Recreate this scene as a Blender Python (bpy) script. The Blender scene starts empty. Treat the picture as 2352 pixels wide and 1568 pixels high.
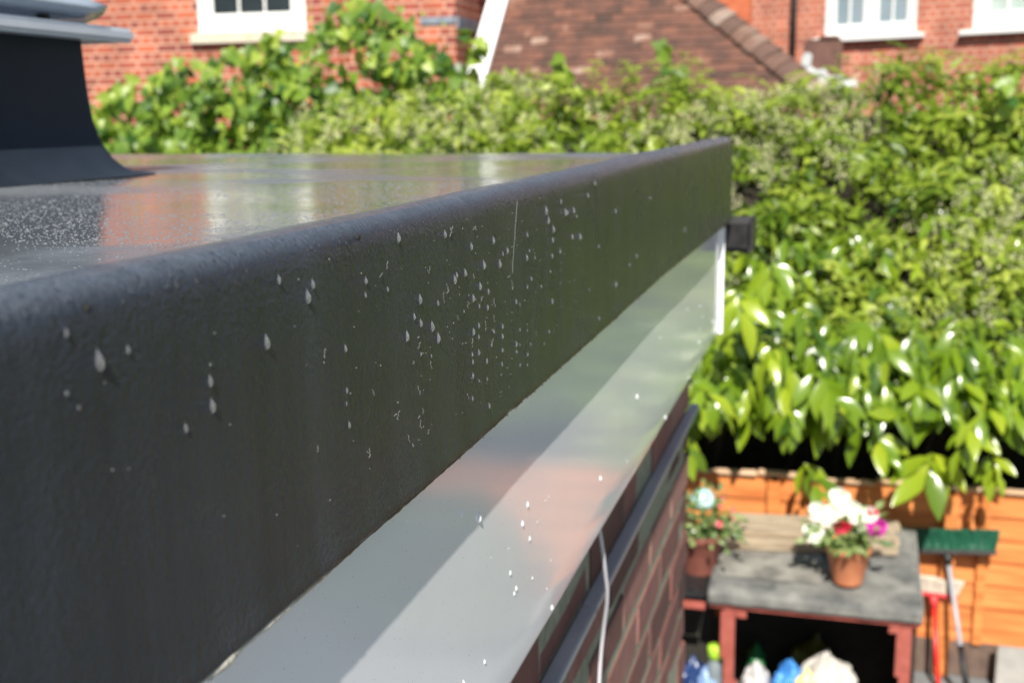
import bpy, bmesh, math, random
import numpy as np
from mathutils import Vector, Matrix, noise
from math import sin, cos, pi, radians, sqrt

random.seed(7)
RNG = np.random.default_rng(11)
SC = bpy.context.scene
COL = SC.collection

# ------------------------------------------------------------------ camera
CAM = Vector((0.2, 0.0, 3.0))
YAW, PITCH, ROLL, FPX = radians(15.75), radians(10.85), radians(-0.6), 2700.0
cf = Vector((-sin(YAW)*cos(PITCH), cos(YAW)*cos(PITCH), -sin(PITCH)))
cr = Vector((cos(YAW), sin(YAW), 0)); cu = cr.cross(cf)
cr, cu = cos(ROLL)*cr + sin(ROLL)*cu, -sin(ROLL)*cr + cos(ROLL)*cu
cd = bpy.data.cameras.new('camera'); camo = bpy.data.objects.new('camera', cd); COL.objects.link(camo)
M = Matrix((cr, cu, -cf)).transposed().to_4x4(); M.translation = CAM
camo.matrix_world = M
cd.sensor_width = 36; cd.lens = FPX/2352*36
cd.clip_start = 0.02; cd.clip_end = 500
cd.dof.use_dof = True; cd.dof.focus_distance = 0.60; cd.dof.aperture_fstop = 12.0
SC.camera = camo

# ------------------------------------------------------------------ light
w = bpy.data.worlds.new('World'); SC.world = w; w.use_nodes = True
nt = w.node_tree; bg = nt.nodes['Background']
sky = nt.nodes.new('ShaderNodeTexSky'); sky.sky_type = 'NISHITA'; sky.sun_disc = False
sky.sun_elevation = radians(44.9); sky.sun_rotation = radians(173.8)
nt.links.new(sky.outputs[0], bg.inputs[0]); bg.inputs[1].default_value = 0.064
sd = bpy.data.lights.new('sun', 'SUN'); sun = bpy.data.objects.new('sun', sd); COL.objects.link(sun)
sd.energy = 5.0; sd.angle = radians(0.5); sd.color = (1.0, 0.95, 0.86)
sun.rotation_euler = Vector((-0.050, 0.25, -0.25)).to_track_quat('-Z', 'Y').to_euler()
SC.view_settings.view_transform = 'Standard'; SC.view_settings.look = 'None'
SC.view_settings.exposure = 0.60; SC.view_settings.gamma = 1
SC.cycles.max_bounces = 8; SC.cycles.transparent_max_bounces = 12

# ------------------------------------------------------------------ helpers
def ray(x, y):
    return cf + cr*((x-1176)/FPX) - cu*((y-784)/FPX)
def at(x, y, Y):
    d = ray(x, y); return CAM + d*((Y-CAM.y)/d.y)
def atx(x, y, X):
    d = ray(x, y); return CAM + d*((X-CAM.x)/d.x)
def atz(x, y, Z):
    d = ray(x, y); return CAM + d*((Z-CAM.z)/d.z)
def hit(x, y, P, n):
    d = ray(x, y); return CAM + d*((P-CAM).dot(n)/d.dot(n))

def thing(name, label, cat, loc=(0, 0, 0), rz=0, group=None):
    o = bpy.data.objects.new(name, None); COL.objects.link(o)
    o.empty_display_size = 0.05
    o.location = loc; o.rotation_euler = (0, 0, rz)
    o['label'] = label; o['category'] = cat
    if group: o['group'] = group
    return o
def tag(o, label, cat, group=None):
    o['label'] = label; o['category'] = cat
    if group: o['group'] = group
    return o
def mesh_obj(name, verts, faces, mat, parent=None, smooth=False, tone=None):
    me = bpy.data.meshes.new(name); me.from_pydata([tuple(v) for v in verts], [], faces); me.update()
    if smooth: me.polygons.foreach_set('use_smooth', [True]*len(me.polygons))
    if tone is not None:
        a = me.attributes.new('tone', 'FLOAT', 'POINT'); a.data.foreach_set('value', np.asarray(tone, dtype=np.float32))
    o = bpy.data.objects.new(name, me); COL.objects.link(o)
    if mat: me.materials.append(mat)
    if parent: o.parent = parent
    return o

class MB:
    def __init__(s): s.v = []; s.f = []; s.t = []
    def add(s, vs, fs, tone=0.5):
        b = len(s.v); s.v += [tuple(v) for v in vs]; s.f += [tuple(i+b for i in f) for f in fs]; s.t += [tone]*len(vs)
    def box(s, c, d, rot=None, bev=0.0, tone=0.5, jit=0.0):
        bm = bmesh.new(); bmesh.ops.create_cube(bm, size=1)
        for v in bm.verts:
            v.co = Vector((v.co.x*d[0], v.co.y*d[1], v.co.z*d[2]))
            if jit: v.co += Vector((random.uniform(-jit, jit), random.uniform(-jit, jit), random.uniform(-jit, jit)))
        if bev: bmesh.ops.bevel(bm, geom=bm.edges[:], offset=bev, segments=2, affect='EDGES', clamp_overlap=True)
        Mx = Matrix.Translation(c) @ (rot.to_4x4() if rot else Matrix.Identity(4))
        bm.verts.index_update()
        s.add([Mx @ v.co for v in bm.verts], [[v.index for v in f.verts] for f in bm.faces], tone); bm.free()
    def tube(s, pts, r, n=8, tone=0.5, r2=None, cap=True):
        pts = [Vector(p) for p in pts]; rings = []; vs = []; fs = []
        up = Vector((0.13, 0.29, 0.95))
        for i, p in enumerate(pts):
            t = (pts[min(i+1, len(pts)-1)]-pts[max(i-1, 0)]).normalized()
            a = t.cross(up)
            if a.length < 0.1: a = t.cross(Vector((1, 0, 0)))
            a.normalize(); b = t.cross(a).normalized()
            k = i/max(1, len(pts)-1); rr = r if r2 is None else r+(r2-r)*k
            for j in range(n):
                q = 2*pi*j/n; vs.append(p+a*(rr*cos(q))+b*(rr*sin(q)))
        for i in range(len(pts)-1):
            for j in range(n):
                fs.append((i*n+j, i*n+(j+1) % n, (i+1)*n+(j+1) % n, (i+1)*n+j))
        if cap: fs += [tuple(range(n))[::-1], tuple((len(pts)-1)*n+j for j in range(n))]
        s.add(vs, fs, tone)
    def lathe(s, prof, c, n=24, tone=0.5):
        vs = []; fs = []
        for (r, z) in prof:
            for j in range(n):
                q = 2*pi*j/n; vs.append((c[0]+r*cos(q), c[1]+r*sin(q), c[2]+z))
        for i in range(len(prof)-1):
            for j in range(n):
                fs.append((i*n+j, i*n+(j+1) % n, (i+1)*n+(j+1) % n, (i+1)*n+j))
        s.add(vs, fs, tone)
    def build(s, name, mat, parent=None, smooth=False):
        return mesh_obj(name, s.v, s.f, mat, parent, smooth, s.t)

# ------------------------------------------------------------------ materials
def nd(nt, t, **kw):
    n = nt.nodes.new(t)
    for k, v in kw.items():
        if k.startswith('i_'):
            key = k[2:]
            n.inputs[int(key) if key.isdigit() else key.replace('_', ' ')].default_value = v
        else: setattr(n, k, v)
    return n
def base(name, col=(.5, .5, .5), rough=.5, **kw):
    m = bpy.data.materials.new(name); m.use_nodes = True; nt = m.node_tree
    p = nt.nodes['Principled BSDF']; p.inputs['Base Color'].default_value = (*col, 1); p.inputs['Roughness'].default_value = rough
    for k, v in kw.items(): p.inputs[k.replace('_', ' ')].default_value = v
    return m, nt, p
def ramp(nt, fac, stops, interp='LINEAR'):
    r = nt.nodes.new('ShaderNodeValToRGB'); r.color_ramp.interpolation = interp
    e = r.color_ramp.elements
    while len(e) > 2: e.remove(e[-1])
    for i, (p, c) in enumerate(stops):
        if i < 2: e[i].position = p; x = e[i]
        else: x = e.new(p)
        x.color = (*c, 1)
    nt.links.new(fac, r.inputs[0]); return r.outputs[0]
def noisy(name, c1, c2, scale=20, rough=.6, bump=0.0, bscale=80, detail=5, stretch=None, rough2=None, bdist=0.002, **kw):
    m, nt, p = base(name, c1, rough, **kw)
    tc = nd(nt, 'ShaderNodeTexCoord'); src = tc.outputs['Object']
    if stretch:
        mp = nd(nt, 'ShaderNodeMapping'); mp.inputs['Scale'].default_value = stretch
        nt.links.new(src, mp.inputs[0]); src = mp.outputs[0]
    n = nd(nt, 'ShaderNodeTexNoise', i_Scale=scale, i_Detail=detail); nt.links.new(src, n.inputs['Vector'])
    nt.links.new(ramp(nt, n.outputs['Fac'], [(.32, c1), (.68, c2)]), p.inputs['Base Color'])
    if rough2 is not None:
        mr = nd(nt, 'ShaderNodeMapRange'); mr.inputs[1].default_value = .35; mr.inputs[2].default_value = .65
        mr.inputs[3].default_value = rough; mr.inputs[4].default_value = rough2
        nt.links.new(n.outputs['Fac'], mr.inputs[0]); nt.links.new(mr.outputs[0], p.inputs['Roughness'])
    if bump:
        b = nd(nt, 'ShaderNodeTexNoise', i_Scale=bscale, i_Detail=4); nt.links.new(src, b.inputs['Vector'])
        bn = nd(nt, 'ShaderNodeBump', i_Strength=bump, i_Distance=bdist)
        nt.links.new(b.outputs['Fac'], bn.inputs['Height']); nt.links.new(bn.outputs[0], p.inputs['Normal'])
    return m
def toned(name, stops, rough=.6, bump=0.0, bscale=60, mix=.25, nscale=30, bdist=.002, **kw):
    """colour from the per-piece 'tone' attribute, broken up by noise"""
    m, nt, p = base(name, stops[0][1], rough, **kw)
    a = nd(nt, 'ShaderNodeAttribute', attribute_name='tone')
    tc = nd(nt, 'ShaderNodeTexCoord')
    n = nd(nt, 'ShaderNodeTexNoise', i_Scale=nscale, i_Detail=5); nt.links.new(tc.outputs['Object'], n.inputs['Vector'])
    s = nd(nt, 'ShaderNodeMath', operation='MULTIPLY_ADD'); nt.links.new(n.outputs['Fac'], s.inputs[0]); s.inputs[1].default_value = mix*2; 
    nt.links.new(a.outputs['Fac'], s.inputs[2])
    s2 = nd(nt, 'ShaderNodeMath', operation='SUBTRACT'); nt.links.new(s.outputs[0], s2.inputs[0]); s2.inputs[1].default_value = mix
    nt.links.new(ramp(nt, s2.outputs[0], stops), p.inputs['Base Color'])
    if bump:
        b = nd(nt, 'ShaderNodeTexNoise', i_Scale=bscale, i_Detail=5); nt.links.new(tc.outputs['Object'], b.inputs['Vector'])
        bn = nd(nt, 'ShaderNodeBump', i_Strength=bump, i_Distance=bdist)
        nt.links.new(b.outputs['Fac'], bn.inputs['Height']); nt.links.new(bn.outputs[0], p.inputs['Normal'])
    return m
def leafmat(name, stops, rough=.4, trans=.35, spec=.5):
    m, nt, p = base(name, stops[0][1], rough); p.inputs['Specular IOR Level'].default_value = spec
    a = nd(nt, 'ShaderNodeAttribute', attribute_name='tone')
    c = ramp(nt, a.outputs['Fac'], stops)
    nt.links.new(c, p.inputs['Base Color'])
    t = nd(nt, 'ShaderNodeBsdfTranslucent'); hs = nd(nt, 'ShaderNodeMix', data_type='RGBA', blend_type='MULTIPLY')
    hs.inputs[0].default_value = 1; nt.links.new(c, hs.inputs[6]); hs.inputs[7].default_value = (1.6, 1.9, .5, 1)
    nt.links.new(hs.outputs[2], t.inputs[0])
    mx = nd(nt, 'ShaderNodeMixShader'); mx.inputs[0].default_value = trans
    nt.links.new(p.outputs[0], mx.inputs[1]); nt.links.new(t.outputs[0], mx.inputs[2])
    nt.links.new(mx.outputs[0], nt.nodes['Material Output'].inputs[0])
    return m
def brickmat(name, c1, c2, mortar, rh=.075, bw=.225, ms=.012, warm=None):
    m, nt, p = base(name, c1, .85)
    tc = nd(nt, 'ShaderNodeTexCoord'); sp = nd(nt, 'ShaderNodeSeparateXYZ'); nt.links.new(tc.outputs['Object'], sp.inputs[0])
    ad = nd(nt, 'ShaderNodeMath', operation='ADD'); nt.links.new(sp.outputs[0], ad.inputs[0]); nt.links.new(sp.outputs[1], ad.inputs[1])
    cb = nd(nt, 'ShaderNodeCombineXYZ'); nt.links.new(ad.outputs[0], cb.inputs[0]); nt.links.new(sp.outputs[2], cb.inputs[1])
    b = nd(nt, 'ShaderNodeTexBrick', offset=.5, squash=.5, squash_frequency=2)
    b.inputs['Scale'].default_value = 1; b.inputs['Mortar Size'].default_value = ms; b.inputs['Mortar Smooth'].default_value = .2
    b.inputs['Brick Width'].default_value = bw; b.inputs['Row Height'].default_value = rh; b.inputs['Bias'].default_value = 0
    b.inputs['Color1'].default_value = (*c1, 1); b.inputs['Color2'].default_value = (*c2, 1); b.inputs['Mortar'].default_value = (*mortar, 1)
    nt.links.new(cb.outputs[0], b.inputs['Vector'])
    n = nd(nt, 'ShaderNodeTexNoise', i_Scale=3.5, i_Detail=6); nt.links.new(tc.outputs['Object'], n.inputs['Vector'])
    hv = nd(nt, 'ShaderNodeHueSaturation'); nt.links.new(b.outputs['Color'], hv.inputs['Color'])
    mr = nd(nt, 'ShaderNodeMapRange'); mr.inputs[1].default_value = .3; mr.inputs[2].default_value = .7; mr.inputs[3].default_value = .75; mr.inputs[4].default_value = 1.3
    nt.links.new(n.outputs['Fac'], mr.inputs[0]); nt.links.new(mr.outputs[0], hv.inputs['Value'])
    nt.links.new(hv.outputs[0], p.inputs['Base Color'])
    iv = nd(nt, 'ShaderNodeMath', operation='SUBTRACT'); iv.inputs[0].default_value = 1; nt.links.new(b.outputs['Fac'], iv.inputs[1])
    bn = nd(nt, 'ShaderNodeBump', i_Strength=.6, i_Distance=.008); nt.links.new(iv.outputs[0], bn.inputs['Height']); nt.links.new(bn.outputs[0], p.inputs['Normal'])
    return m

# dark grey fibreglass topcoat on the vertical face: orange-peel and long soft wrinkles
def grp(name, col, col2, rough, r2, fine, wrinkle, top_light=.0):
    m, nt, p = base(name, col, rough)
    tc = nd(nt, 'ShaderNodeTexCoord'); O = tc.outputs['Object']
    n = nd(nt, 'ShaderNodeTexNoise', i_Scale=14, i_Detail=6); nt.links.new(O, n.inputs['Vector'])
    ms = nd(nt, 'ShaderNodeMapping'); ms.inputs['Scale'].default_value = (1, 34, 2.2); nt.links.new(O, ms.inputs[0])
    st = nd(nt, 'ShaderNodeTexNoise', i_Scale=1.0, i_Detail=6, i_Roughness=.65); nt.links.new(ms.outputs[0], st.inputs['Vector'])
    mv = nd(nt, 'ShaderNodeMapRange'); mv.inputs[1].default_value = .35; mv.inputs[2].default_value = .7; mv.inputs[3].default_value = .80; mv.inputs[4].default_value = 1.3
    nt.links.new(st.outputs['Fac'], mv.inputs[0]); hs = nd(nt, 'ShaderNodeHueSaturation')
    nt.links.new(ramp(nt, n.outputs['Fac'], [(.3, col), (.7, col2)]), hs.inputs['Color']); nt.links.new(mv.outputs[0], hs.inputs['Value'])
    # paints the sky highlight on the rolled top as paler colour, by height
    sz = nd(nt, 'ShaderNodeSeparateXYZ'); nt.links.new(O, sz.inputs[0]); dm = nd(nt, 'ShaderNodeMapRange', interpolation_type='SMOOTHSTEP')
    dm.inputs[1].default_value = 2.9475; dm.inputs[2].default_value = 2.9565; dm.inputs[3].default_value = 0; dm.inputs[4].default_value = top_light; nt.links.new(sz.outputs[2], dm.inputs[0])
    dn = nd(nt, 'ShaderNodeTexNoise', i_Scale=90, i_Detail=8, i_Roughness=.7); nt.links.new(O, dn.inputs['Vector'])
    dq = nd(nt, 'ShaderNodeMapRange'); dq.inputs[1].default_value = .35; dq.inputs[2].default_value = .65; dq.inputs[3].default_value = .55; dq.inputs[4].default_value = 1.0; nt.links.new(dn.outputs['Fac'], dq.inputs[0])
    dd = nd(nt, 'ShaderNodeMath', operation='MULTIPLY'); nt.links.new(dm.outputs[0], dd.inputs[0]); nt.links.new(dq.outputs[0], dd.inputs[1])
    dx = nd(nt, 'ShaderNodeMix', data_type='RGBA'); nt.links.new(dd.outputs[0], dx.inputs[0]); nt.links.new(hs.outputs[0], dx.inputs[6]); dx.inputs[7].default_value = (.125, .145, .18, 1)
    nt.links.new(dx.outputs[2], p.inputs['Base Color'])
    mr = nd(nt, 'ShaderNodeMapRange'); mr.inputs[1].default_value = .35; mr.inputs[2].default_value = .65; mr.inputs[3].default_value = rough; mr.inputs[4].default_value = r2
    nt.links.new(n.outputs['Fac'], mr.inputs[0]); nt.links.new(mr.outputs[0], p.inputs['Roughness'])
    f = nd(nt, 'ShaderNodeTexNoise', i_Scale=520, i_Detail=3); nt.links.new(O, f.inputs['Vector'])
    mp = nd(nt, 'ShaderNodeMapping'); mp.inputs['Scale'].default_value = (1, .8, .7); mp.inputs['Rotation'].default_value = (.5, 0, 0)
    nt.links.new(O, mp.inputs[0])
    g = nd(nt, 'ShaderNodeTexNoise', i_Scale=260, i_Detail=4, i_Distortion=1.2); nt.links.new(mp.outputs[0], g.inputs['Vector'])
    b1 = nd(nt, 'ShaderNodeBump', i_Strength=fine, i_Distance=.0010); nt.links.new(f.outputs['Fac'], b1.inputs['Height'])
    b2 = nd(nt, 'ShaderNodeBump', i_Strength=wrinkle, i_Distance=.0022); nt.links.new(g.outputs['Fac'], b2.inputs['Height']); nt.links.new(b1.outputs[0], b2.inputs['Normal'])
    h = nd(nt, 'ShaderNodeTexNoise', i_Scale=9, i_Detail=2); nt.links.new(O, h.inputs['Vector'])
    b3 = nd(nt, 'ShaderNodeBump', i_Strength=.35, i_Distance=.006); nt.links.new(h.outputs['Fac'], b3.inputs['Height']); nt.links.new(b2.outputs[0], b3.inputs['Normal'])
    nt.links.new(b3.outputs[0], p.inputs['Normal'])
    return m
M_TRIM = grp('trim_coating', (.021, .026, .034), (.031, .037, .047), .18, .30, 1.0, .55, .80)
M_TRIM.node_tree.nodes['Principled BSDF'].inputs['Specular IOR Level'].default_value = .27
M_CURB = grp('upstand_coating', (.016, .023, .034), (.022, .031, .045), .55, .6, .2, .1)
for _n in M_CURB.node_tree.nodes:
    if _n.type == 'MAP_RANGE' and abs(_n.inputs[3].default_value-.80) < 1e-4: _n.inputs[3].default_value = .95; _n.inputs[4].default_value = 1.05
M_CURB.node_tree.nodes['Principled BSDF'].inputs['Specular IOR Level'].default_value = .25

def roofmat():
    m, nt, p = base('wet_roof_coating', (.05, .055, .06), .2, IOR=1.38)
    tc = nd(nt, 'ShaderNodeTexCoord'); O = tc.outputs['Object']
    n = nd(nt, 'ShaderNodeTexNoise', i_Scale=3.2, i_Detail=7, i_Roughness=.6); nt.links.new(O, n.inputs['Vector'])
    nt.links.new(ramp(nt, n.outputs['Fac'], [(.35, (.10, .115, .135)), (.7, (.16, .175, .19))]), p.inputs['Base Color'])
    nt.links.new(ramp(nt, n.outputs['Fac'], [(.34, (.06,)*3), (.50, (.14,)*3), (.62, (.38,)*3)]), p.inputs['Roughness'])
    g = nd(nt, 'ShaderNodeTexNoise', i_Scale=150, i_Detail=3); nt.links.new(O, g.inputs['Vector'])
    b1 = nd(nt, 'ShaderNodeBump', i_Strength=.25, i_Distance=.0008); nt.links.new(g.outputs['Fac'], b1.inputs['Height'])
    h = nd(nt, 'ShaderNodeTexNoise', i_Scale=11, i_Detail=3); nt.links.new(O, h.inputs['Vector'])
    b2 = nd(nt, 'ShaderNodeBump', i_Strength=.35, i_Distance=.002); nt.links.new(h.outputs['Fac'], b2.inputs['Height']); nt.links.new(b1.outputs[0], b2.inputs['Normal'])
    nt.links.new(b2.outputs[0], p.inputs['Normal'])
    return m
M_ROOF = roofmat()

def fasciamat():
    m, nt, p = base('white_upvc', (.88, .89, .91), .11, IOR=1.42)
    tc = nd(nt, 'ShaderNodeTexCoord'); O = tc.outputs['Object']
    n = nd(nt, 'ShaderNodeTexNoise', i_Scale=6, i_Detail=3); nt.links.new(O, n.inputs['Vector'])
    b2 = nd(nt, 'ShaderNodeBump', i_Strength=.16, i_Distance=.004); nt.links.new(n.outputs['Fac'], b2.inputs['Height'])
    nt.links.new(b2.outputs[0], p.inputs['Normal'])
    s = nd(nt, 'ShaderNodeTexNoise', i_Scale=700, i_Detail=1); nt.links.new(O, s.inputs['Vector'])
    c = ramp(nt, s.outputs['Fac'], [(.22, (.45, .44, .42)), (.27, (.86, .87, .89))])
    nt.links.new(c, p.inputs['Base Color'])
    return m
M_WHITE = fasciamat()
M_LIP = toned('raw_resin_lip', [(0, (.075, .06, .028)), (.25, (.13, .065, .035)), (.6, (.30, .24, .17)), (1, (.50, .48, .42))], .45, bump=.6, bscale=220, mix=.2, nscale=40)
M_WATER, _nt, _p = base('water_drop', (.40, .42, .46), .04, IOR=1.33, Transmission_Weight=.78)  # milky base colour stands in for sunlight refracted through the drops
M_WATERW = base('bright_water_drop', (.88, .90, .92), .03, IOR=1.33, Transmission_Weight=.25)[0]  # white base colour stands in for bright glints on the fascia drops
M_BRICKN = toned('garden_wall_brick', [(.0, (.08, .034, .030)), (.35, (.15, .060, .050)), (.7, (.24, .10, .085)), (1., (.34, .17, .14))], .8, bump=1.0, bscale=160, mix=.25, nscale=25)
M_MORTN = noisy('old_mortar', (.22, .23, .16), (.34, .34, .25), scale=60, rough=.95, bump=.8, bscale=250)
M_RAIL = noisy('grey_plastic_trunking', (.40, .41, .44), (.48, .48, .50), scale=12, rough=.4)
M_CABLE = base('grey_cable', (.55, .54, .58), .45)[0]
M_BLACKP = noisy('black_gutter_plastic', (.010, .010, .011), (.024, .024, .025), scale=30, rough=.35, rough2=.6)
M_LID = noisy('lid_frame_grey', (.60, .64, .70), (.70, .74, .79), scale=20, rough=.3)
M_DOME, _nt, _p = base('dome_polycarbonate', (.50, .58, .68), .18, IOR=1.45, Transmission_Weight=.35)
M_FELT = noisy('mineral_felt', (.09, .093, .09), (.25, .247, .225), scale=9, rough=.95, bump=.9, bscale=300, detail=8, bdist=.003)
M_FELTE = noisy('mineral_felt_patch', (.095, .09, .08), (.32, .305, .27), scale=7, rough=.95, bump=.9, bscale=300, detail=8, bdist=.003)
M_REDW = noisy('red_brown_paint', (.30, .07, .05), (.38, .10, .075), scale=25, rough=.55, bump=.3, bscale=90)
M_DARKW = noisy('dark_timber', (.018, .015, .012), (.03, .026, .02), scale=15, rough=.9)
M_OLDW = noisy('weathered_plank', (.25, .19, .13), (.46, .37, .26), scale=6, rough=.85, bump=.5, bscale=40, stretch=(1, 9, 9), detail=8)
M_FENCE = noisy('orange_fence_stain', (.46, .13, .026), (.74, .26, .070), scale=2.6, rough=.65, bump=.5, bscale=30, stretch=(1.0, 8, 12), detail=10)
M_CAP = noisy('bare_fence_cap', (.50, .30, .16), (.72, .52, .36), scale=8, rough=.8, stretch=(1, 6, 6), bump=.3)
M_TERRA = noisy('terracotta', (.52, .17, .075), (.60, .23, .11), scale=18, rough=.8, bump=.15)
M_TERRAD = noisy('dark_terracotta', (.18, .055, .04), (.25, .085, .06), scale=18, rough=.7, bump=.15)
M_SOIL = noisy('soil', (.02, .013, .008), (.05, .035, .02), scale=60, rough=1, bump=1)
M_SLAB = noisy('pale_concrete', (.28, .27, .25), (.38, .36, .34), scale=9, rough=.9, bump=.4, bscale=150)
M_GROUND = noisy('patio_ground', (.15, .16, .165), (.22, .23, .23), scale=1.5, rough=.9, bump=.5, bscale=40)
M_GRAVB = noisy('gravel_board', (.10, .065, .05), (.16, .11, .085), scale=12, rough=.95, bump=.5)
M_PAINT = base('white_window_paint', (.82, .82, .80), .35)[0]
M_GLASS = noisy('window_glass', (.012, .018, .022), (.03, .04, .045), scale=2, rough=.04)
M_CURT = noisy('net_curtain_behind_glass', (.40, .50, .46), (.50, .60, .55), scale=6, rough=.15, stretch=(8, 1, 1))
M_STONE = noisy('stone_sill', (.52, .46, .36), (.62, .56, .46), scale=10, rough=.85)
M_BRICKL = brickmat('left_house_brick', (.44, .11, .055), (.20, .045, .038), (.50, .27, .19), rh=.082, bw=.245)
M_BRICKR = brickmat('right_house_brick', (.50, .15, .085), (.34, .095, .065), (.52, .32, .23), ms=.010)
M_TILEH = noisy('orange_hung_tile', (.52, .13, .055), (.62, .19, .09), scale=9, rough=.85)
M_BAND = noisy('blue_grey_brick', (.15, .18, .22), (.26, .29, .34), scale=14, rough=.6)
M_TILE = toned('clay_roof_tile', [(.0, (.055, .034, .026)), (.4, (.115, .055, .040)), (.7, (.175, .075, .048)), (1., (.34, .24, .19))], .9, bump=.5, bscale=50, mix=.55, nscale=6)
M_HIP = toned('weathered_hip_tile', [(.0, (.08, .05, .04)), (.5, (.17, .095, .07)), (1., (.34, .28, .23))], .9, bump=.5, mix=.3, nscale=9)
M_LEAD = noisy('lead_flashing', (.40, .43, .45), (.62, .63, .62), scale=12, rough=.5)
M_PIER = noisy('dark_sooty_brick', (.10, .05, .04), (.17, .09, .07), scale=8, rough=.95, bump=.6)
M_PIPE = base('black_downpipe', (.02, .02, .022), .5)[0]
M_BARGE = base('white_gloss_board', (.85, .85, .85), .35)[0]
M_LAUREL = leafmat('laurel_leaf', [(0, (.045, .10, .010)), (.5, (.15, .245, .012)), (1, (.30, .38, .02))], .26, .24, .8)
M_PRIVET = leafmat('hedge_leaf', [(0, (.04, .095, .010)), (.5, (.19, .27, .022)), (1, (.36, .42, .06))], .42, .24)
M_VINE = leafmat('vine_leaf', [(0, (.045, .115, .022)), (.5, (.17, .27, .030)), (1, (.34, .43, .06))], .42, .26)
M_BLOOM = leafmat('cream_blossom', [(0, (.40, .42, .22)), (1, (.72, .68, .46))], .8, .25)
M_TWIG = noisy('old_wood', (.012, .010, .007), (.03, .022, .014), scale=20, rough=1)
M_STEM = base('green_stem', (.16, .17, .06), .6)[0]
M_PLANT = leafmat('bedding_leaf', [(0, (.06, .13, .03)), (1, (.26, .32, .12))], .5, .3)
M_FIBRE = base('glass_fibre', (.42, .42, .42), .4)[0]
M_MOSS = base('moss_speck', (.02, .02, .015), .9)[0]

# ------------------------------------------------------------------ the ground
g = mesh_obj('ground', [(-60, -30, 0), (60, -30, 0), (60, 90, 0), (-60, 90, 0)], [(0, 1, 2, 3)], M_GROUND); g['kind'] = 'structure'

# ------------------------------------------------------------------ the extension in the foreground
ext = thing('flat_roof_extension', 'brick extension with wet dark grey flat roof, thick dark edge trim and white fascia', 'extension', (-0.05, 2.0, 0))
def up(o, p):   # parent keeping world coordinates (parents here are plain translated empties)
    o.parent = p; o.location = -Vector(p.location) if p.rotation_euler.z == 0 else o.location; return o
YN, YE = -0.35, 2.212
def lift(y): return .008 + .0095*min(1, max(0, (2.1-y)/.7))
def wob(y, k, a=1.0): return (.35 if k == 1 else a)*(noise.noise(Vector((y*2.3, k*7.1, 1.3)))*.0011 + noise.noise(Vector((y*9, k*3.1, 4.3)))*.0005)
prof = [(-.085, 2.9290), (-.070, 2.9300), (-.060, 2.9338), (-.050, 2.9412), (-.041, 2.9485), (-.034, 2.9530), (-.027, 2.9562), (-.020, 2.9580),
        (-.014, 2.9582), (-.0095, 2.9573), (-.0056, 2.9550), (-.0029, 2.9520), (-.0009, 2.9480), (0, 2.9430), (.0002, 2.920), (.0004, 2.895), (.0004, 2.86), (.0004, 2.83), (.0010, 2.812), (.0022, 2.8045), (.0030, 2.8010), (.0015, 2.7985), (-.006, 2.799)]
vs = []; fs = []; NY = 260
ys = [YN + (YE-YN)*i/NY for i in range(NY+1)]
endr = .010
for i, y in enumerate(ys + [YE+endr*s for s in (.35, .65, .85, .97, 1.0)]):
    e = max(0, (y-YE)/endr); inset = endr*(1-sqrt(max(0, 1-e*e)))
    for k, (x, z) in enumerate(prof):
        xx = x - inset if k > 9 else x; zz = z - (inset if 2 < k < 14 else 0); zz -= .0022*min(1, max(0, (1.1-y)/.8))*min(1, max(0, (z-2.94)/.012))
        lipw = (noise.noise(Vector((y*60, 0, 3)))*.0007 + noise.noise(Vector((y*14, 0, 9)))*.0003) if k >= 18 else 0
        zz += lift(y)*min(1, max(0, (2.90-zz)/.07))
        vs.append((xx+wob(y, 1), y, zz+wob(y, 2, 1.2)+lipw))
n = len(prof); R = len(vs)//n
for i in range(R-1):
    for k in range(n-1):
        fs.append((i*n+k, i*n+k+1, (i+1)*n+k+1, (i+1)*n+k))
fs.append(tuple((R-1)*n+k for k in range(n)))
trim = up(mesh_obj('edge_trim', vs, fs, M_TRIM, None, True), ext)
# ragged raw resin lip under the trim
vs = []; fs = []; NL = 900; lt = []
for i in range(NL+1):
    y = YN + (YE-YN)*i/NL
    a = noise.noise(Vector((y*55, 5, 0))); b = noise.noise(Vector((y*170, 9, 0))); c = noise.noise(Vector((y*12, 2, 0)))
    r = .0015 + .0006*a + .0004*b + .0002*c
    cz = 2.7988 + wob(y, 2, 1.2) + lift(y); nearf = min(1, max(0, (.46-y)/.10)); r += .0008*nearf*(.6+a); lt += [min(1, max(0, nearf*.9 + .25*b + .22*c + .1))]*6; cx = .0003 + wob(y, 1)
    for j in range(6):
        q = 2*pi*j/6; vs.append((cx+r*1.3*cos(q), y, cz+r*sin(q)))
for i in range(NL):
    for j in range(6): fs.append((i*6+j, i*6+(j+1) % 6, (i+1)*6+(j+1) % 6, (i+1)*6+j))
lip = mesh_obj('resin_edge', vs, fs, M_LIP, trim, True, lt)
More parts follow.
